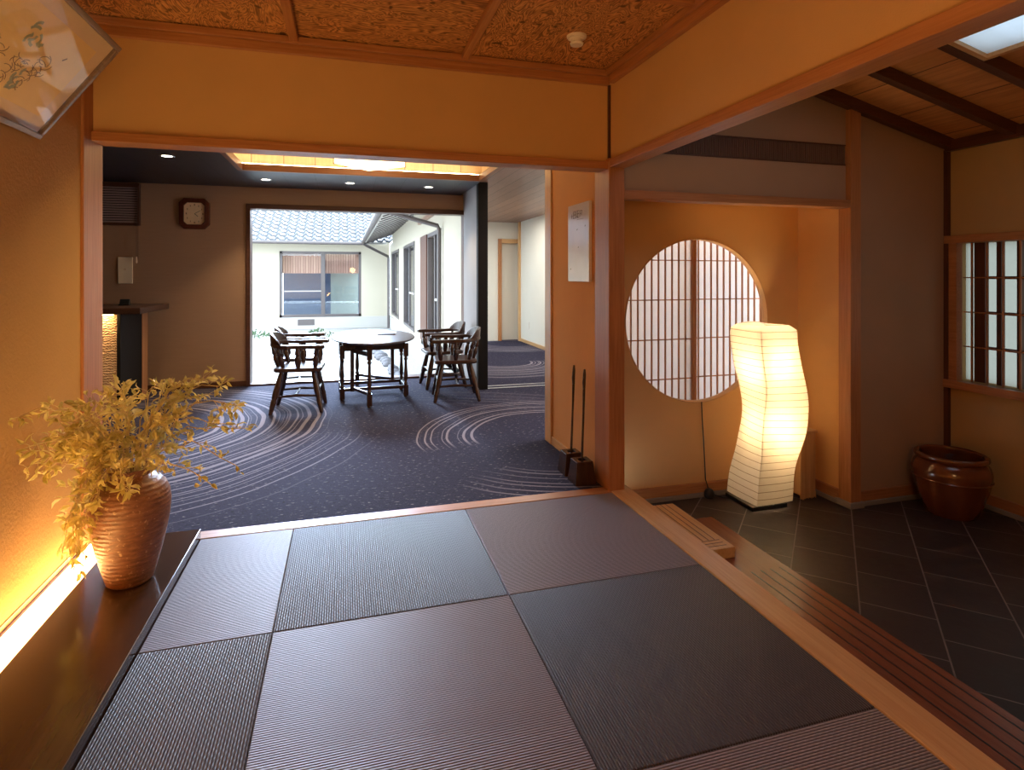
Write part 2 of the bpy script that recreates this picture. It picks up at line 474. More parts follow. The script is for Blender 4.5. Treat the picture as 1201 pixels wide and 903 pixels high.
struct(MB().box(1.477, 1.605, YR, 3.12, -.30, .003).build('trim_2', 'curb', None, .006), 'pale polished wooden curb along the tatami')

# shelf board and light slot along the wall
sh = MB().box(-1.012, -.664, YR, 3.055, -.03, .042).build('display_shelf', 'shelf', None, .003)
tag(sh, 'long low dark lacquered shelf board along the ochre wall, carrying the vase', 'shelf')
ls = thing('strip_light', 'glowing warm light strip sunk between the wall foot and the dark shelf', 'light', (-1.07, 0, 0))
MB().box(-.042, .054, YR, 3.05, .0, .030).build('diffuser', 'warm_strip', ls)
MB().box(-.060, -.043, YR, 3.05, .0, .034).build('channel', 'metal', ls)
sbox('wall_left', 'plaster_left', XL - .12, XL, YR, 2.99, .052, 2.5, bevel=0)
sbox('baseboard_left', 'wood_y', XL - .12, XL + .004, YR, 2.99, .036, .056, bevel=.001)
sbox('wall_left_footing', 'dark_y', XL - .12, XL - .002, YR, 3.06, -.3, .036)
# far post at the shelf end
sbox('trim_3', 'wood_z', XL - .12, XL + .012, 2.99, 3.20, 0.0, 2.40, bevel=.003)

# header above the wide opening
sbox('wall_far', 'plaster', XL - .1, XR + .1, YF, 3.17, 1.90, 2.45, bevel=0)
sbox('trim_4', 'wood_x', XL + .005, XR + .0, 3.068, 3.195, 1.868, 1.912, bevel=.003)      # lintel
sbox('trim_5', 'wood_x', XL, XR, 3.055, 3.09, 2.355, 2.398, bevel=.003)
sbox('trim_6', 'wood_x', XL, XR, 3.035, 3.09, 2.398, 2.432, bevel=.003)
# corner post towards the entrance
sbox('trim_7', 'wood_z', 1.462, 1.562, 3.05, 3.25, -.30, 1.93, bevel=.004)
sbox('trim_8', 'dark_z', 1.472, 1.488, 3.078, 3.094, 1.92, 2.36, bevel=0)

# beam wall between tatami room and entrance
sbox('wall_beam', 'plaster', 1.487, 1.555, YR, 3.12, 1.92, 2.95, bevel=0)
sbox('trim_9', 'wood_y', 1.466, 1.566, YR, 3.05, 1.875, 1.924, bevel=.003)
sbox('trim_10', 'wood_y', 1.452, 1.487, YR, 3.035, 2.355, 2.398, bevel=.003)
sbox('trim_11', 'wood_y', 1.435, 1.487, YR, 3.035, 2.398, 2.432, bevel=.003)

# ceiling with burl panels between battens
sbox('ceiling', 'dark_x', XL - .12, 1.56, YR, 3.17, 2.452, 2.53, bevel=0)
cb = [XL, -.2465, .6145, 1.4755]
rb = [YR, -.407, .454, 1.315, 2.176, 3.06]
for i in range(3):
    for j in range(5):
        struct(MB().box(cb[i] + .002, cb[i + 1] - .002, rb[j] + .002, rb[j + 1] - .002, 2.436, 2.452).build('ceiling_panel', 'ceil_x' if i == 1 else 'ceil_y'))
for x in cb[1:3]:
    sbox('trim_12', 'wood_y', x - .02, x + .02, YR, 3.05, 2.405, 2.437, bevel=.003)
for y in rb[1:5]:
    sbox('trim_13', 'wood_x', XL, 1.44, y - .018, y + .018, 2.412, 2.437, bevel=.003)
sd = thing('smoke_detector', 'small cream smoke detector on the burl wood ceiling near the corner', 'smoke detector', (1.10, 2.66, 2.436))
MB().lathe([(.046, -.012), (.050, -.006), (.050, 0), (.03, .0)], 24).build('base', 'white', sd, 0, True)
MB().lathe([(.012, -.048), (.030, -.046), (.034, -.036), (.026, -.028), (.028, -.02), (.038, -.016), (.036, -.010)], 24).build('sensor_head', 'white', sd, 0, True)
# walls behind the camera
sbox('wall_rear', 'plaster', XL - .12, 1.56, YR - .12, YR, -.3, 2.5, bevel=0)

# ------------------------------------------------------------------ partition with the sign
sbox('wall_partition', 'partition', 1.47, 1.55, 3.25, 4.02, 0, 2.27, bevel=0)
sbox('trim_14', 'light_z', 1.455, 1.565, 4.02, 4.15, 0, 2.26, bevel=.004)
sbox('baseboard_partition', 'light_y', 1.460, 1.471, 3.25, 4.02, 0, .06, bevel=.002)
sg = thing('wall_sign', 'tall pale notice board hanging on the orange partition, faint dark marks along its top', 'sign', (1.468, 3.475, 0))
MB().box(-.022, -.001, -.175, .175, 1.21, 1.715).build('board', 'sign', sg, .003)
def strokes(mb, x, segs, w=.004):
    for (a, b, c, d) in segs: mb.bar((x, a, b), (x, c, d), w, .0012, (1, 0, 0))
mk = MB()
y0 = .12
for (dy, sc, segs) in ((0, .03, [(0, .5, 1, .5), (.5, 0, .5, 1)]), (-.045, .045, [(0, 0, 0, 1), (0, 1, .8, 1), (.8, 1, .8, 0), (0, .5, .8, .5), (-.2, 0, 1, 0)]),
                       (-.095, .045, [(0, 1, 1, 1), (.5, 1, .5, 0), (0, .55, 1, .55), (.1, 0, .9, 0), (0, .3, .4, .1)]), (-.145, .045, [(0, .9, 1, .9), (.2, .9, .1, 0), (.9, .9, .7, .2), (.2, .5, .8, .5)])):
    strokes(mk, -.0225, [(y0 + dy - a * sc, 1.625 + b * sc, y0 + dy - c * sc, 1.625 + d * sc) for a, b, c, d in segs])
strokes(mk, -.0225, [(.02, 1.612, -.09, 1.612)], .002)
mk.build('lettering', 'ink', sg)
for yy, zz in ((-.11, 1.56), (.02, 1.545), (0, 1.43), (.13, 1.29)):
    mk = MB(); strokes(mk, -.0225, [(yy, zz, yy - .012, zz + .005)], .006); mk.build('small_mark', 'ink', sg)

def shoehorn(y, lab1, lab2, lean):
    st = thing('shoehorn_stand', lab1, 'shoehorn stand', (1.375, y, 0), 0, 'shoehorn stands')
    a, b, h = .068, .052, .135
    v = [(-a, -a, 0), (a, -a, 0), (a, a, 0), (-a, a, 0), (-b, -b, h), (b, -b, h), (b, b, h), (-b, b, h), (-.022, -.022, h), (.022, -.022, h), (.022, .022, h), (-.022, .022, h),
         (-.022, -.022, .03), (.022, -.022, .03), (.022, .022, .03), (-.022, .022, .03)]
    f = [(0, 3, 2, 1), (0, 1, 5, 4), (1, 2, 6, 5), (2, 3, 7, 6), (3, 0, 4, 7), (4, 5, 9, 8), (5, 6, 10, 9), (6, 7, 11, 10), (7, 4, 8, 11), (8, 9, 13, 12), (9, 10, 14, 13), (10, 11, 15, 14), (11, 8, 12, 15), (12, 13, 14, 15)]
    MB().add(v, f).build('block', 'chair', st, .004)
    hn = thing('long_shoehorn', lab2, 'shoehorn', (1.375, y, .032), 0, 'long shoehorns by the partition')
    top = Vector((.04, lean, .64))
    MB().tube([Vector((0, 0, 0)), Vector((.004, lean * .15, .1)), top * .6, top * .95, top], [.009, .0075, .0065, .0095, .006], 10).build('handle', 'chair', hn, 0, True)
    cd = MB(); p = top * .93
    cd.tube([p + Vector((-.009, -.004, 0)), p + Vector((-.02, -.02, -.03)), p + Vector((-.018, -.022, -.07)), p + Vector((-.012, -.012, -.075)), p + Vector((-.012, -.006, -.03)), p + Vector((-.009, 0, 0))], .0022, 6)
    cd.build('wrist_cord', 'black', hn)
shoehorn(3.42, 'tapered dark wood shoehorn stand against the partition, farther from the corner post', 'long dark shoehorn standing in the farther of two wooden stands', .045)
shoehorn(3.245, 'tapered dark wood shoehorn stand nearest the corner post', 'long dark shoehorn standing in the wooden stand nearest the corner post', .05)

# ------------------------------------------------------------------ lobby shell
struct(MB().box(LX0, 1.50, 3.06, YB + .1, -.12, 0).box(1.50, 3.7, 3.68, YB + .1, -.12, 0).box(1.45, 3.7, YB + .1, 11.6, -.12, 0).build('floor_lobby', 'carpet'))
# ceiling with cove opening
CX0, CX1, CY0, CY1 = -.93, 1.34, 3.75, 5.90
lc = MB()
lc.box(LX0, CX0 - .045, 3.19, YB + .1, ZL, ZL + .04).box(CX0 - .045, CX1 + .045, 3.19, CY0 - .045, ZL, ZL + .04).box(CX0 - .045, CX1 + .045, CY1 + .045, YB + .1, ZL, ZL + .04)
struct(lc.build('ceiling_lobby', 'dark_ceil'))
cr = MB(); e = .32
cr.box(CX0 - e, CX1 + .12, CY0 - e, CY1 + e, 2.62, 2.66).build('ceiling_cove', 'cove')['kind'] = 'structure'
cw = MB().box(CX0 - e, CX0 - e + .02, CY0 - e, CY1 + e, ZL + .06, 2.62).box(CX1 + .10, CX1 + .12, CY0 - e, CY1 + e, ZL + .06, 2.62)
cw.box(CX0 - e, CX1 + .12, CY0 - e, CY0 - e + .02, ZL + .06, 2.62).box(CX0 - e, CX1 + .12, CY1 + e - .02, CY1 + e, ZL + .06, 2.62)
struct(cw.build('wall_cove', 'cove'))
rim = MB(); w = .045
rim.box(CX0 - w, CX0, CY0 - w, CY1 + w, ZL - .012, ZL + .052).box(CX1, CX1 + w, CY0 - w, CY1 + w, ZL - .012, ZL + .052)
rim.box(CX0, CX1, CY0 - w, CY0, ZL - .012, ZL + .052).box(CX0, CX1, CY1, CY1 + w, ZL - .012, ZL + .052)
struct(rim.build('trim_15', 'rim', None, .002))
ld = MB().box(CX0 - .2, CX1 + .02, CY1 + .10, CY1 + .13, ZL + .062, ZL + .075).box(CX0 - .14, CX0 - .11, CY0, CY1, ZL + .062, ZL + .075).box(CX0 - .2, CX1 + .02, CY0 - .13, CY0 - .10, ZL + .062, ZL + .075)
struct(ld.build('ceiling_cove_light', 'cove_led'))
struct(MB().box(CX1 + w, 3.66, 3.6, 11.7, ZL + .02, ZL + .08).build('ceiling_corridor', 'corr_ceil'))
struct(MB().box(CX1 + w, 1.47, 3.19, 3.6, ZL, ZL + .08).build('ceiling_corridor_edge', 'corr_ceil'))
# front wall of the lobby beside the opening, far side walls
sbox('wall_lobby_front', 'lobbywall', LX0, XL - .12, 3.07, 3.19, 0, ZL + .06, bevel=0)
sbox('wall_lobby_side', 'lobbywall', LX0 - .1, LX0, 3.07, YB + .1, 0, ZL + .06, bevel=0)
WX0, WX1, WZ1 = -1.047, 1.424, 2.03
lb = MB().box(LX0, WX0 - .03, YB, YB + .12, 0, ZL + .06).box(WX0 - .03, 1.45, YB, YB + .12, WZ1 + .03, ZL + .06)
struct(lb.build('wall_lobby_back', 'lobbywall'))
sbox('baseboard_lobby', 'dark_x', LX0, WX0 - .03, YB - .012, YB, 0, .06, bevel=.002)
# picture window frame and pane
wf = MB().box(WX0 - .03, WX0 + .012, YB - .03, YB + .14, 0, WZ1 + .03).box(WX1 - .014, WX1 + .03, YB - .03, YB + .14, 0, WZ1 + .03).box(WX0 + .012, WX1 - .014, YB - .03, YB + .14, WZ1 - .025, WZ1 + .03).box(WX0 + .012, WX1 - .014, YB - .02, YB + .14, 0, .02)
w1 = struct(wf.build('window_1', 'dark_x', None, .003))
MB().box(WX0 + .012, WX1 - .014, YB + .06, YB + .0602, .02, WZ1 - .025).build('pane', 'clearglass', w1)
# grey end panel and black post
sbox('wall_grey_panel', 'grey_panel', 1.412, 1.50, 6.25, YB, 0, ZL + .03, bevel=0)
sbox('trim_16', 'black_post', 1.39, 1.50, 6.165, 6.25, 0, ZL + .03, bevel=.003)
sbox('trim_17', 'metal', 1.50, 3.2, 6.19, 6.215, 0, .006, bevel=.001)
sbox('trim_18', 'metal', 1.50, 3.2, 6.32, 6.34, 0, .006, bevel=.001)
# corridor
sbox('wall_corridor', 'white_wall', 3.20, 3.32, 4.2, 10.55, 0, ZL + .06, bevel=0)
sbox('baseboard_corridor', 'light_y', 3.188, 3.20, 4.2, 10.55, 0, .06, bevel=.002)
sbox('wall_corridor_end', 'white_wall', 1.57, 2.80, 10.70, 10.82, 0, ZL + .06, bevel=0)
sbox('wall_corridor_header', 'white_wall', 2.80, 3.32, 10.70, 10.82, 1.93, ZL + .06, bevel=0)
sbox('trim_19', 'wood_z', 2.80, 2.87, 10.66, 10.84, 0, 1.95, bevel=.003)
sbox('trim_20', 'light_x', 2.87, 3.25, 10.67, 10.84, 1.87, 1.95, bevel=.003)
sbox('trim_21', 'light_z', 3.17, 3.205, 10.5, 10.6, 0, ZL + .02, bevel=.003)
sbox('wall_doorway_side', 'white_wall', 2.82, 2.87, 10.84, 11.7, 0, 2.2, bevel=0)
sbox('wall_doorway_far', 'white_wall', 3.60, 3.66, 10.7, 11.66, 0, ZL + .06, bevel=0)
sbox('wall_doorway_head', 'white_wall', 2.82, 3.6, 11.60, 11.66, 0, ZL + .06, bevel=0)
sbox('wall_corridor_return', 'white_wall', 3.32, 3.66, 10.5, 10.7, 0, ZL + .06, bevel=0)
d1 = sbox('door_1', 'white_wall', 2.87, 3.6, 11.55, 11.6, 0, 2.1)
MB().box(3.26, 3.36, 11.535, 11.549, 1.2, 1.42).build('door_sign', 'metal', d1, .002)
op = thing('wall_outlet', 'small white wall outlet low on the pale corridor wall', 'outlet', (3.198, 10.0, .34))
MB().box(-.008, 0, -.04, .04, -.06, .06).build('plate', 'white', op, .002)
for z in (-.022, .022): MB().box(-.011, -.008, -.014, .014, z - .012, z + .012).build('socket', 'white', op, .001)

# downlights
def downlight(x, y, lab):
    t = thing('downlight', lab, 'downlight', (x, y, ZL), 0, 'recessed downlights in the dark lobby ceiling')
    MB().lathe([(.040, -.001), (.055, -.004), (.060, 0), (.058, .002), (.040, .002)], 28, closed=True).build('trim_ring', 'metal', t, 0, True)
    MB().lathe([(.0, -.0005), (.040, -.0005), (.040, .0015), (0, .0015)], 28).build('lens', 'down', t)
    light('downlight_lamp', 'SPOT', (x, y, ZL - .02), 45, (1, .76, .48), (0, 0, 0), spot_size=math.radians(100), spot_blend=.6, shadow_soft_size=.04)
downlight(-1.44, 5.45, 'small round recessed downlight alone in the dark ceiling nearer than the wall clock')
downlight(-.80, 6.5, 'small round recessed downlight over the window side close to the wall clock')
downlight(.045, 6.5, 'small round recessed downlight in front of the window, middle one of the row of three')
downlight(.905, 6.55, 'small round recessed downlight in the row before the window, closest to the black post')

# pendant
pl = thing('pendant_lamp', 'square glowing paper pendant lamp hung corner-on inside the ceiling recess', 'lamp', (.215, 5.45, 2.262), PI / 4)
a = .225
MB().box(-a, a, -a, a, 0, .14).build('paper_shade', 'shadeglow', pl, .004)
fr = MB()
for sx_, sy_ in ((-1, -1), (1, -1), (1, 1), (-1, 1)): fr.bar((sx_ * a, sy_ * a, -.005), (sx_ * a, sy_ * a, .17), .008, .008)
for z in (.145,):
    for p, q in (((-a, -a), (a, -a)), ((a, -a), (a, a)), ((a, a), (-a, a)), ((-a, a), (-a, -a))): fr.bar((*p, z), (*q, z), .008, .008)
fr.build('frame', 'dark_x', pl)
MB().tube([(0, 0, .14), (0, 0, .32)], .006, 6).build('cord', 'black', pl)
#light('pendant_glow', 'POINT', (.215, 5.45, 2.22), 28, (1, .70, .38), shadow_soft_size=.12)

# wall clock
ck = thing('wall_clock', 'wooden octagonal wall clock with cream dial on the brown lobby wall', 'clock', (-1.60, YB, 1.93))
def octa(hw, hh, c): return [(-hw + c, -hh), (hw - c, -hh), (hw, -hh + c), (hw, hh - c), (hw - c, hh), (-hw + c, hh), (-hw, hh - c), (-hw, -hh + c)]
def octring(outer, inner, y0, y1):
    mb = MB(); n = 8
    vs = [(x, y0, z) for x, z in outer] + [(x, y0, z) for x, z in inner] + [(x, y1, z) for x, z in outer] + [(x, y1, z) for x, z in inner]
    fs = []
    for i in range(n):
        j = (i + 1) % n
        fs += [(i, j, n + j, n + i), (2 * n + i, 3 * n + i, 3 * n + j, 2 * n + j), (i, 2 * n + i, 2 * n + j, j), (n + i, n + j, 3 * n + j, 3 * n + i)]
    return mb.add(vs, fs)
octring(octa(.152, .168, .05), octa(.112, .128, .035), -.045, 0).build('case', 'mahog', ck, .006)
octring(octa(.118, .134, .037), octa(.104, .120, .033), -.052, -.02).build('bezel', 'mahog', ck, .003)
MB().add([(x, -.022, z) for x, z in octa(.113, .129, .035)], [tuple(range(8))]).build('dial', 'dial', ck)
for k in range(12):
    nm = MB()
    a_ = k * PI / 6; x, z = .082 * math.sin(a_), .098 * math.cos(a_)
    nm.bar((x, -.0235, z - .009), (x, -.0235, z + .009), .007 if k % 3 else .011, .002, (0, 1, 0)); nm.build('numeral', 'brownink', ck)
MB().bar((0, -.026, 0), (.035, -.026, -.03), .006, .002, (0, 1, 0)).build('hour_hand', 'ink', ck)
MB().bar((0, -.028, 0), (.06, -.028, .035), .004, .002, (0, 1, 0)).build('minute_hand', 'ink', ck)

ip = thing('wall_intercom', 'cream rectangular plate mounted on the brown lobby wall below the blind', 'wall plate', (-2.268, YB, 1.305))
MB().box(-.068, .068, -.02, 0, -.142, .142).build('body', 'plate', ip, .004)
MB().box(-.012, .012, -.024, -.02, .0, .02).build('button', 'card', ip, .001)

bl = thing('window_blind', 'lowered dark slatted blind high on the lobby wall beside the post', 'blind', (-2.62, YB - .02, 0))
MB().box(-.5, .5, -.05, .0, 2.19, 2.235).build('head_rail', 'dark_x', bl, .002)
sl = MB(); z = 2.185
while z > 1.815:
    sl.bar((-.48, -.03, z), (.48, -.03, z), .018, .003, (0, 1, .5)); z -= .026
sl.build('slats', m_plain('greyed slat', (.36, .26, .24), .5), bl)
MB().box(-.48, .48, -.008, -.002, 1.81, 2.19).build('backing', 'black_post', bl)
MB().box(-.48, .48, -.04, -.005, 1.785, 1.81).build('bottom_rail', 'dark_x', bl, .002)
MB().box(.48, .5, -.05, 0, 1.785, 2.19).build('side_rail', 'dark_z', bl, .002)
MB().tube([(.475, -.052, 2.2), (.475, -.052, 1.45)], .003, 6).tube([(.49, -.055, 2.2), (.49, -.055, 1.42)], .003, 6).build('pull_cord', 'dark_z', bl)
MB().lathe([(.003, .0), (.008, -.01), (.010, -.06), (.004, -.07)], 10, (.475, -.052, 1.45)).build('cord_weight', 'card', bl, 0, True)

rc = thing('reception_counter', 'reception counter with thick dark top and woven front lit from under its edge', 'counter', (0, 0, 0))
MB().box(LX0 + .02, -1.76, 5.86, 6.74, .905, .96).build('worktop', 'chair_x', rc, .006)
MB().box(LX0 + .02, -1.985, 6.00, 6.02, 0, .905).build('front_panel', 'weave', rc)
MB().box(-1.985, -1.955, 5.99, 6.56, 0, .905).build('end_panel', 'black_post', rc, .003)
MB().box(-1.985, -1.95, 6.56, 6.72, 0, .905).build('rear_post', 'wood_z', rc, .003)
MB().box(LX0 + .02, -2.0, 5.93, 5.96, .892, .905).build('light_strip', 'warm_strip', rc)
light('counter_lamp', 'AREA', (-2.75, 5.945, .885), 14, (1, .66, .32), (math.radians(25), 0, 0), shape='RECTANGLE', size=1.4, size_y=.03)
bx = thing('card_reader', 'small black box standing on the reception counter top', 'box', (-2.06, 6.42, .96))
MB().box(-.045, .045, -.03, .03, 0, .012).build('base', 'black', bx, .002)
MB().add([(-.04, -.02, .012), (.04, -.02, .012), (.04, .025, .012), (-.04, .025, .012), (-.04, .0, .06), (.04, .0, .06), (.04, .02, .06), (-.04, .02, .06)], [(0, 3, 2, 1), (4, 5, 6, 7), (0, 1, 5, 4), (1, 2, 6, 5), (2, 3, 7, 6), (3, 0, 4, 7)]).build('head', 'black', bx, .002)

# ------------------------------------------------------------------ gate-leg table
def turned(mb, x, y, z0, z1, r=.02, sq=.024):
    """square block at both ends, turned shaft with rings between"""
    h = z1 - z0
    mb.box(x - sq, x + sq, y - sq, y + sq, z0 + .03 * h, z0 + .22 * h)
    mb.lathe([(r * .75, 0), (r * 1.05, .01 * h), (r * .9, .03 * h)], 12, (x, y, z0))
    mb.lathe([(r * .7, .22 * h), (r * 1.1, .25 * h), (r * .65, .28 * h), (r * 1.0, .34 * h), (r * 1.05, .42 * h), (r * .75, .55 * h), (r * .62, .68 * h), (r * 1.05, .71 * h), (r * .7, .74 * h), (r * .7, .76 * h)], 14, (x, y, z0))
    mb.box(x - sq, x + sq, y - sq, y + sq, z0 + .76 * h, z1)
TB = thing('gateleg_table', 'dark oval gate-leg table with turned legs in front of the picture window', 'table', (.275, 6.2, 0), math.radians(2))
MB().lathe([(.0, .598), (.94, .598), (.985, .604), (1.0, .612), (.99, .620), (.96, .624), (0, .624)], 64, sx=.42, sy=.74).build('tabletop', 'chair_x', TB, 0, True)
MB().box(-.31, .31, -.17, -.15, .49, .598).box(-.31, .31, .15, .17, .49, .598).box(-.31, -.29, -.15, .15, .49, .598).box(.29, .31, -.15, .15, .49, .598).build('apron', 'chair_x', TB, .003)
for sx_, sy_ in ((-1, -1), (1, -1), (1, 1), (-1, 1)):
    mb = MB(); turned(mb, sx_ * .315, sy_ * .18, 0, .55); mb.build('leg', 'chair', TB, 0, True)
for (p, q) in (((-.29, -.18), (.29, -.18)), ((-.29, .18), (.29, .18)), ((-.315, -.16), (-.315, .16)), ((.315, -.16), (.315, .16))):
    MB().bar((*p, .105), (*q, .105), .028, .03).build('stretcher', 'chair_x', TB, .003)
for s, hx, gx in ((-1, -.22, -.08), (1, .22, -.13)):
    g = MB(); turned(g, gx, s * .58, 0, .595); go = g.build('gate_leg', 'chair', TB, 0, True)
    MB().box(hx - .018, hx + .018, s * .20 - .018, s * .20 + .018, .09, .55).build('gate_post', 'chair', go, .002)
    MB().bar((hx, s * .20, .125), (gx, s * .58, .125), .022, .03).build('lower_gate_rail', 'chair_x', go, .002)
    MB().bar((hx, s * .20, .50), (gx, s * .58, .50), .022, .04).build('upper_gate_rail', 'chair_x', go, .002)
ps = tag(MB().box(-.10, .10, -.14, .14, 0, .003).build('paper_sheet', 'papersheet'), 'white paper sheet lying on the oval table', 'paper')
ps.location = (.22, 6.22, .6245); ps.rotation_euler = (0, 0, math.radians(-12))
bk = thing('reflection', 'dark blue-grey folder lying on the oval table beside the white sheet', 'reflection', (.43, 6.34, .6245), math.radians(-8))  # dark bluish table reflection built as a flat slab
MB().box(-.09, .09, -.13, .13, .0, .012).build('reflection_face', m_plain('grey blue cover', (.17, .19, .24), .3), bk, .002)
MB().box(-.085, .092, -.125, .125, .003, .009).build('reflection_core', 'papersheet', bk)

# ------------------------------------------------------------------ captain's chairs (facing +X)
def make_chair():
    c = thing('captains_chair', '', 'chair', (0, 0, 0), 0, 'dark wooden armchairs at the oval table')
    # saddle seat: outline with rounded corners
    pts = []
    for (cx_, cy_, a0) in ((.15, .16, 0), (-.14, .15, 90), (-.14, -.15, 180), (.15, -.16, 270)):
        for k in range(7):
            a = math.radians(a0 + k * 15); r = .065
            pts.append((cx_ + r * math.cos(a), cy_ + r * math.sin(a)))
    MB().prism(pts, .375, .412).build('seat', 'chair_x', c, .01, False, 3)
    for sx_, sy_ in ((1, 1), (1, -1), (-1, 1), (-1, -1)):
        p0 = Vector((sx_ * .135, sy_ * .145, .38)); p1 = Vector((sx_ * .215 + (-.01 if sx_ < 0 else 0), sy_ * .205, 0))
        f = [0, .1, .3, .5, .62, .66, .7, .85, 1]; rr = [.018, .021, .027, .029, .026, .022, .026, .022, .016]
        MB().tube([p0.lerp(p1, t) for t in f], rr, 12).build('leg', 'chair', c, 0, True)
    for sy_ in (1, -1):
        MB().tube([(-.185, sy_ * .18, .15), (0, sy_ * .18, .16), (.19, sy_ * .18, .15)], [.009, .013, .009], 8).build('stretcher', 'chair_x', c, 0, True)
    MB().tube([(.18, -.18, .20), (.18, 0, .205), (.18, .18, .20)], [.009, .012, .009], 8).build('stretcher', 'chair_x', c, 0, True)
    MB().tube([(-.02, -.18, .155), (-.02, .18, .155)], .011, 8).build('stretcher', 'chair_x', c, 0, True)
    # horseshoe arm rail
    path = []
    for k in range(8): path.append((.24 - k * .045, .235 + .01 * math.sin(k), .605))
    n0 = len(path)
    for k in range(1, 16):
        a = math.radians(90 + k * 180 / 16); path.append((-.075 + .155 * math.cos(a) * 1.0, .235 * math.sin(a), .605 + .012 * max(0, -math.cos(a))))
    for k in range(7, -1, -1): path.append((.24 - k * .045, -.235 - .01 * math.sin(k), .605))
    mb = MB()
    P = [Vector(p) for p in path]; sec = []
    for i, p in enumerate(P):
        d = (P[min(i + 1, len(P) - 1)] - P[max(0, i - 1)]).normalized(); a = d.cross(Vector((0, 0, 1))).normalized()
        e_ = min(i, len(P) - 1 - i); wdt = .030 if e_ < 3 else .024
        sec += [p - a * wdt + Vector((0, 0, -.016)), p + a * wdt + Vector((0, 0, -.016)), p + a * wdt + Vector((0, 0, .016)), p - a * wdt + Vector((0, 0, .016))]
    fs = []
    for i in range(len(P) - 1):
        for k in range(4): fs.append((4 * i + k, 4 * i + (k + 1) % 4, 4 * i + 4 + (k + 1) % 4, 4 * i + 4 + k))
    fs += [(0, 1, 2, 3), tuple(4 * (len(P) - 1) + k for k in (3, 2, 1, 0))]
    mb.add(sec, fs).build('arm_rail', 'chair_x', c, .005)
    # raised crest on the back of the rail
    mb = MB(); vs = []; N = 14
    for k in range(N + 1):
        a = math.radians(112 + k * 136 / N); t_ = abs(k / N - .5) * 2
        h = .085 * (1 - t_ ** 3) + .012
        for rr, zz in ((-.016, 0), (.022, 0), (.030, h), (.006, h)):
            vs.append((-.075 + (.155 + rr) * math.cos(a), (.235 + rr) * math.sin(a), .625 + zz))
    fs = []
    for i in range(N):
        for k in range(4): fs.append((4 * i + k, 4 * i + (k + 1) % 4, 4 * i + 4 + (k + 1) % 4, 4 * i + 4 + k))
    fs += [(0, 1, 2, 3), tuple(4 * N + k for k in (3, 2, 1, 0))]
    mb.add(vs, fs).build('crest', 'chair_x', c, .006)
    # turned spindles
    def spindle(x0, y0, x1, y1, r=.015):
        f = [0, .08, .2, .4, .55, .62, .68, .85, 1]; k = [.7, .8, 1.0, 1.25, 1.0, .7, 1.1, .8, .6]
        MB().tube([Vector((x0, y0, .40)).lerp(Vector((x1, y1, .60)), t) for t in f], [r * 1.4 * q for q in k], 10).build('spindle', 'chair', c, 0, True)
    for sy_ in (1, -1):
        spindle(.155, sy_ * .185, .175, sy_ * .238, .016); spindle(.01, sy_ * .19, .01, sy_ * .24, .017); spindle(-.12, sy_ * .165, -.165, sy_ * .195, .014)
    for y in (-.08, 0, .08): spindle(-.175, y, -.225, y * 1.15, .013)
    return c
ch = make_chair()
ch.location = (-.415, 5.76, 0); ch.rotation_euler = (0, 0, math.radians(-3))
ch['label'] = 'dark wooden armchair facing the table from the clock side, nearer of its pair'
c2 = copy_tree(ch); c2.location = (-.45, 6.42, 0); c2.rotation_euler = (0, 0, math.radians(2))
c2['label'] = 'dark wooden armchair on the clock side of the table, mostly hidden behind the nearer one'
c3 = copy_tree(ch); c3.location = (1.075, 5.83, 0); c3.rotation_euler = (0, 0, math.radians(180 - 6))
c3['label'] = 'dark wooden armchair beside the black post, nearer of the two facing the table there'
c4 = copy_tree(ch); c4.location = (1.055, 6.53, 0); c4.rotation_euler = (0, 0, math.radians(180 + 3))
c4['label'] = 'dark wooden armchair by the window and grey panel, behind the one at the black post'

# ------------------------------------------------------------------ courtyard
GZ = -.5
struct(MB().box(-12, 1.45, YB + .12, 24, GZ - .1, GZ).build('ground', 'gravel'))
struct(MB().box(-6, 1.45, YB + .12, YB + 1.0, GZ, -.25).build('ground_ledge', 'extwhite', None, .01))
EB = thing('neighbouring_house', 'cream house across the courtyard with grey tiled roof and wide sliding window', 'building', (0, 20, GZ))
hb = MB(); wx0, wx1, wz0, wz1 = -2.06, .50, .35, 2.54
hb.box(-10, wx0, 0, .3, .38, 2.95).box(wx1, 1.44, 0, .3, .38, 2.95).box(wx0, wx1, 0, .3, .38, wz0 + .03).box(wx0, wx1, 0, .3, wz1, 2.95)
hb.build('wall', 'extwall', EB)
MB().box(-10, 1.405, -.03, .3, 0, .38).build('footing', 'extwhite', EB, .005)
vt = MB().box(-1.50, -.98, -.04, -.02, .12, .32).build('floor_vent', 'gutter', EB)
wn = MB().box(wx0, wx0 + .08, .03, .15, wz0, wz1).box(wx1 - .08, wx1, .03, .15, wz0, wz1).box(wx0, wx1, .03, .15, wz1 - .08, wz1).box(wx0, wx1, .03, .15, wz0, wz0 + .12).box(-.78, -.66, .02, .15, wz0, wz1).build('window_frame', 'alum', EB, .004)
MB().box(wx0 + .08, -.78, .08, .10, wz0 + .12, wz1 - .08).build('pane', 'glass', wn); MB().box(-.66, wx1 - .08, .10, .12, wz0 + .12, wz1 - .08).build('pane', 'glass', wn)
MB().box(wx0 + .08, -.78, .05, .075, 1.22, 1.25).build('crossbar', 'extwhite', wn)
MB().box(wx0, -.78, .35, .37, 1.82, wz1).box(-.66, wx1, .35, .37, 1.82, wz1).build('reed_blind', 'redblind', wn)
MB().box(wx0, wx1, 1.2, 1.22, .3, 2.6).build('inner_wall', 'darkroom', wn)
MB().box(-.5, .42, .9, .95, .3, 1.9).build('inner_screen', m_plain('dim grey screen', (.20, .23, .22), .8), wn)
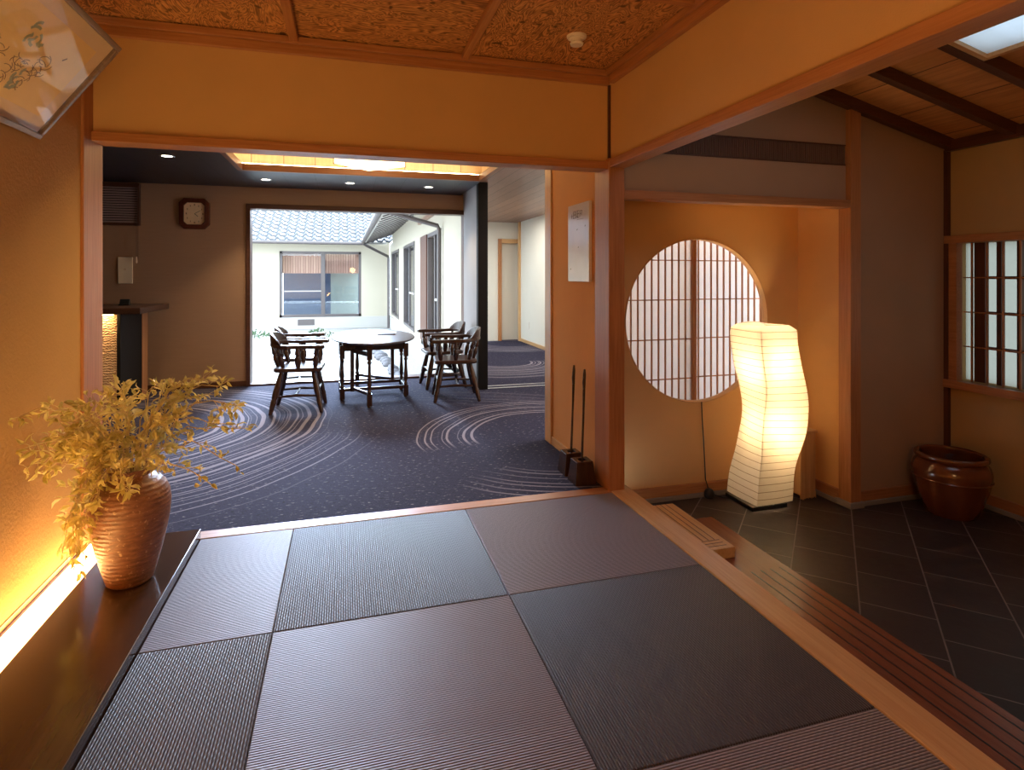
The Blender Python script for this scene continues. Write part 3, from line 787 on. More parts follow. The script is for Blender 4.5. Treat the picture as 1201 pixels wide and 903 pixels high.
# tiled roof: corrugated rows stepping up the slope
rf = MB(); vs = []; fs = []; nx = 8 * 44; pitch = .27; x_start = -10.4
ny = 12; rl = .29
prof = []
for j in range(ny):
    prof += [(j * rl, .045), (j * rl + .006, .0 if j == 0 else .0), ((j + .5) * rl, .012), ((j + 1) * rl, .03)]
prof = [(0, -.02)] + [(y_, h_) for j in range(ny) for (y_, h_) in ((j * rl + .001, .05), (j * rl + .15, .03), ((j + 1) * rl, .012))]
for (yy, hh) in prof:
    for i in range(nx + 1):
        ph = i / 8.0
        w_ = .035 * math.cos(2 * PI * ph) + .018 * math.cos(4 * PI * ph + .6)
        vs.append((x_start + i * pitch / 8, -.75 + yy, 2.86 + .48 * yy + hh + w_))
for r_ in range(len(prof) - 1):
    for i in range(nx): fs.append((r_ * (nx + 1) + i, r_ * (nx + 1) + i + 1, (r_ + 1) * (nx + 1) + i + 1, (r_ + 1) * (nx + 1) + i))
rf.add(vs, fs).build('tiled_roof', 'rooftile', EB, 0, True)
MB().box(-10.4, 1.3, -.72, -.70, 2.76, 2.84).add([(-10.4, -.72, 2.78), (1.3, -.72, 2.78), (1.3, .1, 3.0), (-10.4, .1, 3.0), (-10.4, -.72, 2.80), (1.3, -.72, 2.80), (1.3, .1, 3.02), (-10.4, .1, 3.02)], [(0, 1, 2, 3), (4, 5, 6, 7), (0, 1, 5, 4), (2, 3, 7, 6)]).build('eave_board', 'soffit', EB)
MB().tube([(-10.4, -.80, 2.80), (.62, -.80, 2.78)], .055, 10).build('gutter', 'gutter', EB, 0, True)

WW = thing('courtyard_wing', 'cream wing along the side of the courtyard with tall glazed doors under rafters', 'building', (1.45, 0, 0))
wins = [(9.06, 10.55), (12.7, 15.1), (16.6, 19.1)]
wl = MB(); yp = YB + .12
for (a0, a1) in wins:
    wl.box(0, .12, yp, a0, GZ, 2.75).box(0, .12, a0, a1, 2.0, 2.75).box(0, .12, a0, a1, GZ, 0.0); yp = a1
wl.box(0, .12, yp, 19.96, GZ, 2.3)
wl.build('wall', 'extwall', WW)
for (a0, a1) in wins:
    mid = (a0 + a1) / 2
    f_ = MB().box(-.02, .10, a0, a0 + .07, 0, 2.0).box(-.02, .10, a1 - .07, a1, 0, 2.0).box(-.02, .10, a0 + .07, a1 - .07, 1.93, 2.0).box(-.02, .10, a0 + .07, a1 - .07, 0, .06).box(0, .08, mid - .035, mid + .035, .06, 1.93).build('door_frame', 'alum', WW, .004)
    MB().box(.02, .035, a0 + .07, mid - .035, .06, 1.93).box(.045, .06, mid + .035, a1 - .07, .06, 1.93).build('pane', 'glass', f_)
    MB().box(.0, .03, a0 + .07, mid - .035, .82, .86).build('push_bar', 'extwhite', f_)
    MB().box(.085, .098, a0 + .07, mid if a0 < 10 else a1 - .07, .06, 1.93).build('dark_interior', 'darkroom', f_)  # sheet added so the panes look dark, like an unlit interior
MB().box(-.04, 0, 10.56, 11.45, 0, 2.0).build('shutter_box', 'dark_z', WW, .004)
rr = MB()
rr.add([(-.85, 7.3, 2.30), (-.85, 19.14, 2.30), (.15, 19.14, 2.64), (.15, 7.3, 2.64), (-.85, 7.3, 2.34), (-.85, 19.14, 2.34), (.15, 19.14, 2.68), (.15, 7.3, 2.68)], [(0, 1, 2, 3), (7, 6, 5, 4), (0, 4, 5, 1), (1, 5, 6, 2), (2, 6, 7, 3), (3, 7, 4, 0)]).build('soffit', 'soffit', WW)
ra = MB(); y = 7.5
while y < 19.1: ra.bar((-.83, y, 2.275), (.0, y, 2.575), .05, .02); y += .55
ra.build('rafters', 'gutter', WW)
vs = []; fs = []; nxx = 6 * 44
for (xx, zz) in ((-.93, 2.36), (-.92, 2.43), (-.5, 2.56), (.1, 2.76), (.8, 3.0), (1.9, 3.38)):
    for i in range(nxx + 1): vs.append((xx, 7.3 + i * .27 / 6, zz + .035 * math.cos(2 * PI * i / 6)))
for r_ in range(5):
    for i in range(nxx): fs.append((r_ * (nxx + 1) + i, r_ * (nxx + 1) + i + 1, (r_ + 1) * (nxx + 1) + i + 1, (r_ + 1) * (nxx + 1) + i))
MB().add(vs, fs).build('tiled_roof', 'rooftile', WW, 0, True)
MB().tube([(-.92, 7.3, 2.30), (-.92, 19.12, 2.30)], .055, 10).build('gutter', 'gutter', WW, 0, True)
MB().tube([(-.90, 19.0, 2.26), (-.80, 19.05, 2.20), (-.10, 19.6, 1.88), (-.08, 19.62, 1.8), (-.08, 19.62, GZ)], .045, 8).build('drainpipe', 'gutter', WW, 0, True)
MB().tube([(-.90, 9.2, 2.27), (-.80, 9.2, 2.24), (-.08, 8.92, 2.02), (-.06, 8.92, 1.95), (-.06, 8.92, GZ)], .035, 8).build('drainpipe', 'gutter', WW, 0, True)
MB().box(.12, 3.6, YB + .12, YB + .13, 2.3, 2.9).box(.12, 1.9, 10.82, 10.9, GZ, 2.6).box(1.8, 1.9, 10.9, 19.1, GZ, 2.6).build('inner_wall', 'white_wall', WW)
MB().box(-.04, .0, 7.3, 19.96, GZ, -.1).build('footing', 'extwhite', WW)
# edging stones and small planting at the foot of the house
k = 0
for i in range(16):
    t_ = i / 15; x = .95 - .30 * t_ + .03 * math.sin(i * 2.1); y = 8.9 + 4.6 * t_
    vs_ = []
    n_ = 9; s_ = random.uniform(.09, .13)
    prof_ = [(s_ * .8, 0), (s_, s_ * .3), (s_ * .75, s_ * .75), (s_ * .3, s_ * .95)]
    o = MB().lathe(prof_, n_, (0, 0, 0), random.uniform(.8, 1.2), random.uniform(.9, 1.3)).build('edging_stone', m_plain('dark edging stone', (.13, .13, .15), .8) if i == 0 else bpy.data.materials['dark edging stone'], None, 0, True)
    o.location = (x, y, GZ); o.rotation_euler = (0, 0, i * .7)
    tag(o, 'dark rounded edging stone in the line across the courtyard gravel', 'stone', 'edging stones in the courtyard')
random.seed(5)
def tuft(x, y, lab, sz):
    mb = MB()
    for i in range(70):
        a = random.uniform(0, 2 * PI); r = random.uniform(0, sz); h = random.uniform(.08, .22) * (1.3 - r / sz)
        p = Vector((r * 2.2 * math.cos(a), r * .5 * math.sin(a), h)); q = Vector((random.uniform(-.05, .05), random.uniform(-.05, .05), random.uniform(.02, .06)))
        s_ = q.cross(Vector((0, 1, 0.3))).normalized() * .02
        mb.add([p - q, p + s_, p + q, p - s_], [(0, 1, 2, 3)])
    for i in range(6): mb.tube([(random.uniform(-sz, sz), 0, 0), (random.uniform(-sz, sz), 0, .15)], .008, 5)
    o = mb.build('low_shrub', 'shrub'); o.location = (x, y, GZ); tag(o, lab, 'shrub', 'low shrubs in the courtyard')
tuft(-2.5, 17.4, 'low green shrub in the courtyard gravel beneath the house wall, beside the window jamb', .32)
tuft(-.75, 17.2, 'low green shrub in the courtyard gravel seen between chairs and table', .28)

# ------------------------------------------------------------------ entrance
struct(MB().box(1.56, WX + .1, YR, AY + .1, ZT - .12, ZT).build('floor_entrance', 'slate'))
# alcove back wall with round opening
RX, RZ, RR = 2.392, .932, .572
bx0, bx1, bz0, bz1 = 1.55, 3.36, ZT, 1.78
N = 96; ring = []; outer = []
for k in range(N):
    a = 2 * PI * k / N; c, s = math.cos(a), math.sin(a)
    ring.append((RX + RR * c, RZ + RR * s))
    tx = ((bx1 - RX) / c) if c > 1e-9 else ((bx0 - RX) / c if c < -1e-9 else 1e9)
    tz = ((bz1 - RZ) / s) if s > 1e-9 else ((bz0 - RZ) / s if s < -1e-9 else 1e9)
    t_ = min(tx, tz); outer.append((RX + t_ * c, RZ + t_ * s))
# snap nearest outer points to the rectangle's corners
for cx_, cz_ in ((bx0, bz0), (bx1, bz0), (bx0, bz1), (bx1, bz1)):
    i = min(range(N), key=lambda q: (outer[q][0] - cx_) ** 2 + (outer[q][1] - cz_) ** 2); outer[i] = (cx_, cz_)
vs = []; th = .055
for y in (AY, AY + th): vs += [(x, y, z) for x, z in ring] + [(x, y, z) for x, z in outer]
fs = []
for k in range(N):
    j = (k + 1) % N
    fs += [(k, j, N + j, N + k), (2 * N + k, 3 * N + k, 3 * N + j, 2 * N + j), (k, 2 * N + k, 2 * N + j, j)]
struct(MB().add(vs, fs).build('wall_alcove', 'alcove'))
vs = []; fs = []
for k in range(N):
    a = 2 * PI * k / N
    for r_, y in ((RR, AY - .004), (RR + .006, AY - .004), (RR + .006, AY + .0), (RR - .003, AY + th)): vs.append((RX + r_ * math.cos(a), y, RZ + r_ * math.sin(a)))
for k in range(N):
    j = (k + 1) % N
    for q in range(3): fs.append((4 * k + q, 4 * k + q + 1, 4 * j + q + 1, 4 * j + q))
struct(MB().add(vs, fs).build('trim_22', 'light_z'), 'thin wooden ring around the round window')
def shoji(x0, x1, y, lab):
    t = thing('shoji_panel', lab, 'shoji panel', ((x0 + x1) / 2, y, RZ - .64), 0, 'sliding shoji panels behind the round opening')
    h = 1.28; w_ = (x1 - x0) / 2
    MB().box(-w_, -w_ + .03, 0, .028, 0, h).box(w_ - .03, w_, 0, .028, 0, h).box(-w_ + .03, w_ - .03, 0, .028, 0, .03).box(-w_ + .03, w_ - .03, 0, .028, h - .03, h).build('frame', 'wood_z', t, .001)
    lat = MB(); n = 10
    for i in range(1, n + 1):
        xx = -w_ + .03 + (2 * w_ - .06) * i / (n + 1); lat.box(xx - .0036, xx + .0036, .008, .022, .03, h - .03)
    for z in (.225, .505, .785, 1.065): lat.box(-w_ + .03, w_ - .03, .008, .022, z - .0035, z + .0035)
    lat.build('lattice', 'wood_z', t)
    MB().sheet((-w_ + .02, .0225, .02), (w_ - .02, .0225, .02), (w_ - .02, .0225, h - .02), (-w_ + .02, .0225, h - .02)).build('paper', 'shoji', t)
shoji(1.76, 2.412, AY + .060, 'lattice shoji panel filling the half of the round window nearest the wooden post')
shoji(2.372, 3.02, AY + .092, 'lattice shoji panel filling the half of the round window behind the paper lantern')
sbox('wall_alcove_right', 'alcove', 3.235, 3.33, 3.12, AY, ZT, 1.78, bevel=0)
sbox('trim_23', 'wood_z', 3.222, 3.31, 3.06, 3.16, ZT + .035, 2.48, bevel=.004)
sbox('ceiling_alcove', 'alcove', 1.55, 3.33, 3.16, AY + .05, 1.755, 1.79, bevel=0)
sbox('trim_24', 'wood_x', 1.556, 3.222, 3.06, 3.16, 1.70, 1.752, bevel=.003)
up = MB().box(1.556, 3.235, 3.10, 3.16, 1.752, 1.985).box(1.556, 3.235, 3.10, 3.16, 2.125, 3.0)
struct(up.build('wall_above_alcove', 'grey_plaster'))
vn = thing('vent_grille', 'long dark slatted vent grille high above the alcove lintel', 'vent grille', (2.40, 3.10, 0))
MB().box(-.83, .83, .035, .05, 1.985, 2.125).build('backing', 'vent', vn)
vs_ = MB(); x = -.82
while x < .82: vs_.box(x, x + .007, .004, .03, 1.992, 2.118); x += .0165
vs_.build('slats', 'vent_bar', vn)
MB().box(-.835, .835, .0, .04, 1.983, 1.993).box(-.835, .835, .0, .04, 2.117, 2.127).build('frame', 'dark_x', vn, .001)
def roofz(x): return 2.135 + (WX - x) * .245
# grey wall beside the alcove
v = [(3.31, 3.1, ZT), (WX, 3.1, ZT), (WX, 3.1, roofz(WX) + .1), (3.31, 3.1, roofz(3.31) + .1)]
struct(MB().add([*v, *[(x, 3.18, z) for x, _, z in v]], [(0, 1, 2, 3), (7, 6, 5, 4), (0, 4, 5, 1), (1, 5, 6, 2), (2, 6, 7, 3), (3, 7, 4, 0)]).build('wall_entrance_far', 'grey_plaster'))
sbox('trim_25', 'dark_z', WX - .03, WX, 3.07, 3.1, ZT + .1, 2.14, bevel=.002)
# outer wall with window
RWY0, RWY1, RWZ0, RWZ1 = 1.3, 3.045, .515, 1.475
rw = MB().box(WX, WX + .14, RWY1, 3.18, ZT, 2.3).box(WX, WX + .14, YR, RWY0, ZT, 2.3).box(WX, WX + .14, RWY0, RWY1, ZT, RWZ0).box(WX, WX + .14, RWY0, RWY1, RWZ1, 2.3)
struct(rw.build('wall_right', m_plaster('dim ochre plaster', (.50, .33, .15), 140, .25)))
wfm = MB().box(WX - .03, WX + .03, RWY1 - .035, RWY1 + .02, RWZ0 - .02, RWZ1 + .03).box(WX - .03, WX + .03, RWY0 - .02, RWY0 + .035, RWZ0 - .02, RWZ1 + .03).box(WX - .035, WX + .03, RWY0 - .05, RWY1 + .05, RWZ1, RWZ1 + .055).box(WX - .045, WX + .03, RWY0 - .05, RWY1 + .05, RWZ0 - .055, RWZ0)
w2 = struct(wfm.build('window_2', 'wood_y', None, .003))
lt = MB()
for y in [2.955 - .1 * k_ for k_ in range(17)]: lt.box(WX + .035, WX + .048, y - .0045, y + .0045, RWZ0, RWZ1)
for z in (.755, .995, 1.235): lt.box(WX + .036, WX + .046, RWY0, RWY1 - .035, z - .004, z + .004)
lt.build('shoji_lattice', 'wood_z', w2)
ob = MB()
for y in [2.925 - .122 * k_ for k_ in range(0, 13)]: ob.box(WX + .07, WX + .10, y - (.036 if y > 2.85 else .015), y + (.036 if y > 2.85 else .015), RWZ0, RWZ1)
for z in (.755, .995, 1.235): ob.box(WX + .072, WX + .095, RWY0, 2.93, z - .01, z + .01)
ob.build('outer_lattice', 'dark_z', w2)
MB().sheet((WX + .11, RWY0, RWZ0), (WX + .11, RWY1, RWZ0), (WX + .11, RWY1, RWZ1), (WX + .11, RWY0, RWZ1)).build('pane', 'frost', w2)
# plinth stones and baseboards
for nm, bb, bw in (('alcove', (1.60, 3.235, AY - .022, AY, 0, 0), 'wood_x'), ('alcove_side', (3.213, 3.236, 3.16, AY, 0, 0), 'wood_y'), ('entrance_far', (3.31, WX, 3.078, 3.1, 0, 0), 'wood_x'), ('right', (WX - .022, WX, YR, 3.08, 0, 0), 'wood_y')):
    x0, x1, y0_, y1_ = bb[:4]
    dx = .012
    if nm in ('alcove', 'entrance_far'): st = (x0, x1, y0_ - dx, y1_)
    else: st = (x0 - dx, x1, y0_, y1_)
    sbox('trim_plinth_' + nm, 'stone', *st, ZT, ZT + .03, bevel=.003)
    sbox('baseboard_' + nm, bw, x0, x1, y0_, y1_, ZT + .03, ZT + .095, bevel=.002)
struct(MB().box(3.205, 3.325, 3.045, 3.175, ZT, ZT + .04).build('trim_26', 'stone', None, .004))
# sloping roof, rafters and skylight
SKX0, SKX1, SKY0, SKY1 = 1.75, 3.19, 1.05, 2.206
def slab(mb, x0, x1, y0, y1, t=.03, lift=.07):
    v = [(x0, y0, roofz(x0) + lift), (x1, y0, roofz(x1) + lift), (x1, y1, roofz(x1) + lift), (x0, y1, roofz(x0) + lift)]
    return mb.add(v + [(a_, b_, c_ + t) for a_, b_, c_ in v], [(0, 3, 2, 1), (4, 5, 6, 7), (0, 1, 5, 4), (1, 2, 6, 5), (2, 3, 7, 6), (3, 0, 4, 7)])
rb_ = MB(); slab(rb_, 1.5, WX + .14, SKY1, 3.18); slab(rb_, 1.5, WX + .14, YR, SKY0); slab(rb_, 1.5, SKX0, SKY0, SKY1); slab(rb_, SKX1, WX + .14, SKY0, SKY1)
struct(rb_.build('ceiling_entrance', 'roof_boards'))
for y in (3.06, 2.65, 2.235, 1.0, .58, .16, -.26):
    ra_ = MB().bar((1.55, y, roofz(1.55) + .035), (WX + .02, y, roofz(WX + .02) + .035), .055, .07)
    struct(ra_.build('trim_27', 'dark_x', None, .003))
sbox('trim_28', 'dark_y', WX - .05, WX + .03, YR, 3.08, 2.125, 2.20, bevel=.003)
sk = MB()
for q in ((SKX0, SKX0 + .02, SKY0, SKY1), (SKX1 - .02, SKX1, SKY0, SKY1), (SKX0 + .02, SKX1 - .02, SKY0, SKY0 + .02), (SKX0 + .02, SKX1 - .02, SKY1 - .03, SKY1)): slab(sk, *q, .12, .0)
w3 = struct(sk.build('window_3', 'light_x', None, .002), 'skylight shaft')
pn = MB().sheet(*[(x, y, roofz(x) + .022) for x, y in ((SKX0 + .02, SKY0 + .02), (SKX1 - .02, SKY0 + .02), (SKX1 - .02, SKY1 - .03), (SKX0 + .02, SKY1 - .03))]); pn.build('pane', 'skypane', w3)
sbox('wall_entrance_rear', 'grey_plaster', 1.56, WX, YR - .12, YR, ZT, 3.0, bevel=0)

# steps
st = thing('wooden_step', 'long low grooved wooden step below the tatami curb', 'step', (0, 0, ZT))
MB().box(1.607, 2.092, YR + .2, 2.97, .075, .118).build('tread', 'step', st, .005)
gr = MB()
for x in (1.66, 1.715, 1.77, 1.825, 1.88, 1.935, 1.99, 2.045): gr.box(x, x + .006, YR + .2, 2.36, .1175, .1186)
gr.build('grooves', 'black', st)
MB().box(1.63, 2.05, YR + .25, 2.94, 0, .075).build('base', 'dark_y', st)
s2 = thing('upper_step', 'short grooved wooden step block stacked on the long step by the alcove', 'step', (0, 0, ZT + .119))
MB().box(1.607, 1.90, 2.50, 3.085, 0, .055).build('tread', 'pale_step', s2, .004)
gr = MB()
for x in (1.74, 1.775, 1.81, 1.845): gr.box(x, x + .004, 2.60, 3.08, .0545, .0556)
for y in (2.53, 2.56, 2.59): gr.box(1.62, 1.87, y, y + .004, .0545, .0556)
gr.build('grooves', 'dark_y', s2)
MB().box(1.63, 1.88, 2.975, 3.07, -.119, -.001).build('support', 'light_y', s2, .003)

# paper lantern
LT = thing('floor_lamp', 'tall wavy paper lantern floor lamp glowing in the alcove', 'floor lamp', (2.715, 3.325, ZT))
MB().box(-.155, .125, -.125, .155, 0, .028).build('base', 'black', LT, .004)
h0, h1 = .045, 1.215; K = 40; vs = []; fs = []
def off(t):   # sideways sway by height
    q = [(0, 0), (.15, .024), (.3, .080), (.42, .120), (.52, .128), (.62, .112), (.76, .068), (.9, .036), (1, .030)]
    for i in range(len(q) - 1):
        (a_, p1), (b_, p2) = q[i], q[i + 1]
        if a_ <= t <= b_:
            u = (t - a_) / (b_ - a_)
            m1 = (p2 - q[max(i - 1, 0)][1]) / (b_ - q[max(i - 1, 0)][0]) * (b_ - a_)
            m2 = (q[min(i + 2, len(q) - 1)][1] - p1) / (q[min(i + 2, len(q) - 1)][0] - a_) * (b_ - a_)
            return (2 * u ** 3 - 3 * u * u + 1) * p1 + (u ** 3 - 2 * u * u + u) * m1 + (3 * u * u - 2 * u ** 3) * p2 + (u ** 3 - u * u) * m2, .05 * min(t, 1 - t) * .2
    return .03, 0
def twist(t): return 3 - 15 * math.exp(-((t - .45) / .20) ** 2)
def half(t): return .147 + .006 * math.sin(t * PI) - .011 * math.exp(-((t - .22) / .13) ** 2) + (0.002 * t)
SQ = []
for (ax_, ay_) in ((-1, -1), (1, -1), (1, 1), (-1, 1)): SQ.append((ax_, ay_))
per = []
for i in range(4):
    p, q = SQ[i], SQ[(i + 1) % 4]
    for k in range(6):
        u = k / 6; x = p[0] + (q[0] - p[0]) * u; y = p[1] + (q[1] - p[1]) * u
        b_ = 1 + .05 * math.sin(u * PI)
        per.append((x * b_, y * b_))
n = len(per)
for k in range(K + 1):
    t_ = k / K; dx_, dy_ = off(t_); hf = half(t_)
    if t_ > .965: hf *= 1 - .22 * ((t_ - .965) / .035) ** 2
    wav = .002 * math.sin(k * PI * 1.0)
    ro = math.radians(twist(t_)); cr_, sr_ = math.cos(ro), math.sin(ro)
    for (x, y) in per: vs.append((dx_ + (x * cr_ - y * sr_) * (hf + wav), dy_ + (x * sr_ + y * cr_) * (hf + wav), h0 + (h1 - h0) * t_ + (.012 * (1 - x * x) if k == K else 0)))
for k in range(K):
    for i in range(n): fs.append((k * n + i, k * n + (i + 1) % n, (k + 1) * n + (i + 1) % n, (k + 1) * n + i))
MB().add(vs, fs).build('paper_shade', 'paper', LT, 0, True)
fr = MB()
for (ax_, ay_) in SQ:
    fr.tube([(off(k / 20)[0] + (ax_ * math.cos(math.radians(twist(k / 20))) - ay_ * math.sin(math.radians(twist(k / 20)))) * (half(k / 20) - .008),
              off(k / 20)[1] + (ax_ * math.sin(math.radians(twist(k / 20))) + ay_ * math.cos(math.radians(twist(k / 20)))) * (half(k / 20) - .008), h0 + (h1 - h0) * k / 20.6) for k in range(20)], .0022, 5)
fr.bar((-.14, 0, .04), (.14, 0, .04), .012, .012).bar((0, -.14, .04), (0, .14, .04), .012, .012).tube([(0, 0, .03), (0, 0, .35), (.06, .0, .58), (.05, 0, .95)], .006, 6)
fr.build('wire_frame', 'metal', LT)
for bx_, z in ((.05, .96), (.09, .53)):
    MB().lathe([(.002, -.045), (.02, -.04), (.034, -.02), (.036, 0), (.028, .022), (.014, .04), (.012, .055)], 20, (bx_, -.02, z)).build('bulb', 'bulb', LT, 0, True)
    light('lantern_bulb', 'POINT', (2.715 + bx_, 3.305, ZT + z), 31, (1, .68, .33), shadow_soft_size=.045)
cd = thing('power_cord', 'thin black power cord hanging from the round window to a floor switch', 'cord', (2.42, AY - .03, ZT))
MB().tube([(-.012, .026, .66), (-.010, .022, .55), (-.004, .015, .40), (.004, .014, .25), (.006, .006, .12), (.018, -.008, .06)], .004, 8).build('cable', 'black', cd, 0, True)
MB().tube([(.018, -.02, .03), (.10, -.06, .006), (.2, -.12, .006), (.28, -.17, .012)], .004, 8).build('floor_cable', 'black', cd, 0, True)
MB().lathe([(.03, 0), (.036, .012), (.034, .04), (.022, .058), (.008, .065)], 18, (.018, -.02, 0)).build('switch', 'black', cd, 0, True)
pd = thing('wooden_pedestal', 'pale wooden block pedestal half hidden behind the paper lantern', 'pedestal', (3.07, 3.36, ZT), math.radians(4))
pv = MB().box(-.07, .07, -.09, .09, .03, .47)
pv.build('body', 'pedestal', pd, .01)
MB().box(-.078, .078, -.098, .098, .455, .475).build('cap', 'pedestal', pd, .004)
ft = MB()
for i in range(40):
    x = -.068 + .136 * (i % 20) / 19; y = -.088 if i < 20 else .088
    ft.bar((x, y, random.uniform(0.001, .012)), (x, y * .98, .05), .006, .004)
ft.build('frayed_foot', 'pedestal', pd)

# big glazed urn
ur = thing('ceramic_urn', 'large squat brown glazed ceramic urn standing in the corner of the slate floor', 'urn', (3.80, 2.83, ZT))
MB().lathe([(.001, 0), (.135, 0), (.145, .012), (.165, .07), (.198, .17), (.216, .25), (.217, .285), (.213, .30), (.205, .325), (.19, .345), (.183, .352), (.196, .358), (.203, .372), (.200, .386), (.186, .392), (.172, .385), (.166, .36), (.18, .33), (.20, .27), (.18, .14), (.13, .03), (.001, .025)], 56).build('body', 'glaze', ur, 0, True)
MB().lathe([(.2165, .235), (.2205, .240), (.2165, .246)], 56).build('ridge', 'glaze', ur, 0, True)

# ------------------------------------------------------------------ vase and branches
VX, VY, VZ = -.822, 2.62, .0425
va = thing('clay_vase', 'ribbed reddish-brown clay vase on the dark shelf, holding dry branches', 'vase', (VX, VY, VZ))
vp = [(.001, 0), (.082, 0), (.090, .006), (.104, .05), (.124, .12), (.142, .19), (.154, .255), (.158, .305), (.153, .345), (.138, .378), (.112, .402), (.090, .412), (.080, .420), (.080, .432), (.088, .440), (.090, .446), (.080, .448), (.070, .440), (.066, .42), (.10, .39), (.135, .34), (.13, .22), (.09, .06), (.001, .02)]
MB().lathe([(r * (.90 if r > .01 else 1), z * 1.0) for r, z in vp], 64).build('body', 'vase', va, 0, True)
random.seed(23)
br = thing('branch_bundle', 'loose bundle of dry olive-green leafy branches spilling from the clay vase', 'branches', (VX, VY, VZ + .40))
def leafy(path, nl, spread=.0):
    path = [(max(p[0], XL + .055 - VX), p[1], p[2]) for p in path]
    st_ = MB(); lf = MB(); P = [Vector(p) for p in path]
    st_.tube(P, [.0028 * (1 - .65 * i / (len(P) - 1)) + .0006 for i in range(len(P))], 6)
    L = len(P) - 1
    def at(u):
        f = u * L; i = min(int(f), L - 1); return P[i].lerp(P[i + 1], f - i), (P[i + 1] - P[i]).normalized()
    def leaf(p, d):
        ln = random.uniform(.026, .046); wd = ln * random.uniform(.15, .24)
        if p.x < XL + .085 - VX: d = Vector((abs(d.x), d.y, d.z))
        up_ = Vector((random.gauss(0, 1), random.gauss(0, 1), random.gauss(0, 1) + .5)).normalized()
        s_ = d.cross(up_).normalized() * wd; nrm = s_.cross(d).normalized()
        c1 = p + d * ln * .35 + nrm * .002; c2 = p + d * ln * .7 + nrm * .001; tip = p + d * ln - nrm * ln * random.uniform(0, .3)
        e1 = nrm * wd * .45
        lf.add([p, c1 + s_ + e1, c2 + s_ * .8 + e1, tip, c2 - s_ * .8 + e1, c1 - s_ + e1, c1, c2], [(0, 6, 1), (1, 6, 7, 2), (2, 7, 3), (0, 5, 6), (5, 4, 7, 6), (4, 3, 7)])
    for k in range(nl):
        u = random.uniform(.22, 1) ** .8; p, d = at(u)
        side = Vector((random.gauss(0, 1), random.gauss(0, 1), random.gauss(0, 1))).normalized()
        dd = (d * .6 + side).normalized()
        q = p + dd * random.uniform(.012, .045); q.x = max(q.x, XL + .05 - VX)
        st_.tube([p, p.lerp(q, .5) + Vector((0, 0, .003)), q], [.0014, .0011, .0008], 4)
        for m_ in range(random.choice((1, 2, 2, 3))):
            leaf(q - dd * .004 * m_, (dd + Vector((random.gauss(0, .6), random.gauss(0, .6), random.gauss(0, .6)))).normalized())
    for m_ in range(2): leaf(P[-1], ((P[-1] - P[-2]).normalized() + Vector((random.gauss(0, .4),) * 3)).normalized())
    so = st_.build('branch', 'stem', br, 0, True)
    lf.build('leaves', 'leaf', so)
def arc(dirx, diry, rise, reach, droop, n=10):
    """path leaving the mouth, rising, then bending out and down"""
    pts_ = []
    for i in range(n + 1):
        u = i / n
        x = dirx * reach * (u ** 1.5); y = diry * reach * (u ** 1.5)
        z = -.05 + rise * math.sin(min(1, u * 1.15) * PI / 2) - droop * max(0, u - .45) ** 1.6
        j = .010 * u
        pts_.append((x + random.gauss(0, j) + dirx * .02, y + random.gauss(0, j) + diry * .02, z + random.gauss(0, j)))
    return pts_
# viewer's right is about (0.96,-0.28)
R_ = Vector((.96, -.28)); F_ = Vector((-.28, -.96))
def dirv(r, f): v = R_ * r + F_ * f; v = v.normalized(); return v.x, v.y
spec = [(-1, .1, .36, .26, .02), (-1, .3, .28, .24, .10), (-.9, .4, .19, .26, .12), (-.7, -.3, .38, .18, .05), (-.5, .5, .30, .20, .10), (-.4, -.5, .38, .16, .02), (-.15, .2, .38, .14, .03), (0, -.6, .40, .18, .02), (.2, .5, .26, .20, .1),
        (.3, -.4, .40, .20, .03), (.5, -.2, .44, .22, .03), (.6, .3, .34, .26, .10), (.75, -.3, .42, .30, .06), (.9, .1, .32, .34, .10), (1, -.1, .28, .38, .12), (1, .2, .24, .40, .26), (.9, .3, .17, .34, .2), (.4, .7, .18, .24, .28),
        (-.45, .9, .24, .19, 1.0), (-.3, 1, .20, .18, .95), (-.5, .85, .26, .20, 1.05), (-.6, .85, .40, .36, .06), (-.6, .9, .30, .34, .12), (-.65, .8, .24, .33, .12), (-.2, 1, .16, .17, .7), (-.1, .9, .22, .17, .35), (-.95, .2, .27, .22, .2), (.1, .3, .30, .12, .1), (-.3, .1, .30, .14, .1), (.5, .5, .25, .18, .2), (-.6, .2, .28, .18, .14), (.2, -.2, .35, .12, .05), (.65, -.6, .36, .26, .05), (.8, .55, .24, .26, .2),
        (-1, .2, .22, .30, .06), (-.8, .5, .26, .24, .3), (.05, .1, .36, .1, .05), (-.45, .3, .34, .18, .1), (.35, .2, .34, .2, .1), (.9, -.2, .36, .34, .1), (.15, .8, .2, .2, .3), (-.2, -.2, .38, .14, .05)]
for r, f, rise, reach, droop in spec:
    dx_, dy_ = dirv(r, f)
    reach = reach * 1.12
    if VX + dx_ * reach < XL + .09: dy_ -= .25; reach = max(.05, min(reach, (XL + .09 - VX) / dx_))
    leafy(arc(dx_, dy_, rise, reach, droop), 20)
for (r, f, zz) in ((-.42, .92, -.25), (-.52, .86, -.17), (-.30, .97, -.12)):      # sprays hanging down the vase
    dx_, dy_ = dirv(r, f)
    pts_ = [(dx_ * .02, dy_ * .02, -.02), (dx_ * .05, dy_ * .05, .09), (dx_ * .11, dy_ * .11, .12), (dx_ * .17, dy_ * .17, .05), (dx_ * .19, dy_ * .19, -.04), (dx_ * .195, dy_ * .195, zz * .6), (dx_ * .19, dy_ * .19, zz)]
    leafy(pts_, 20)

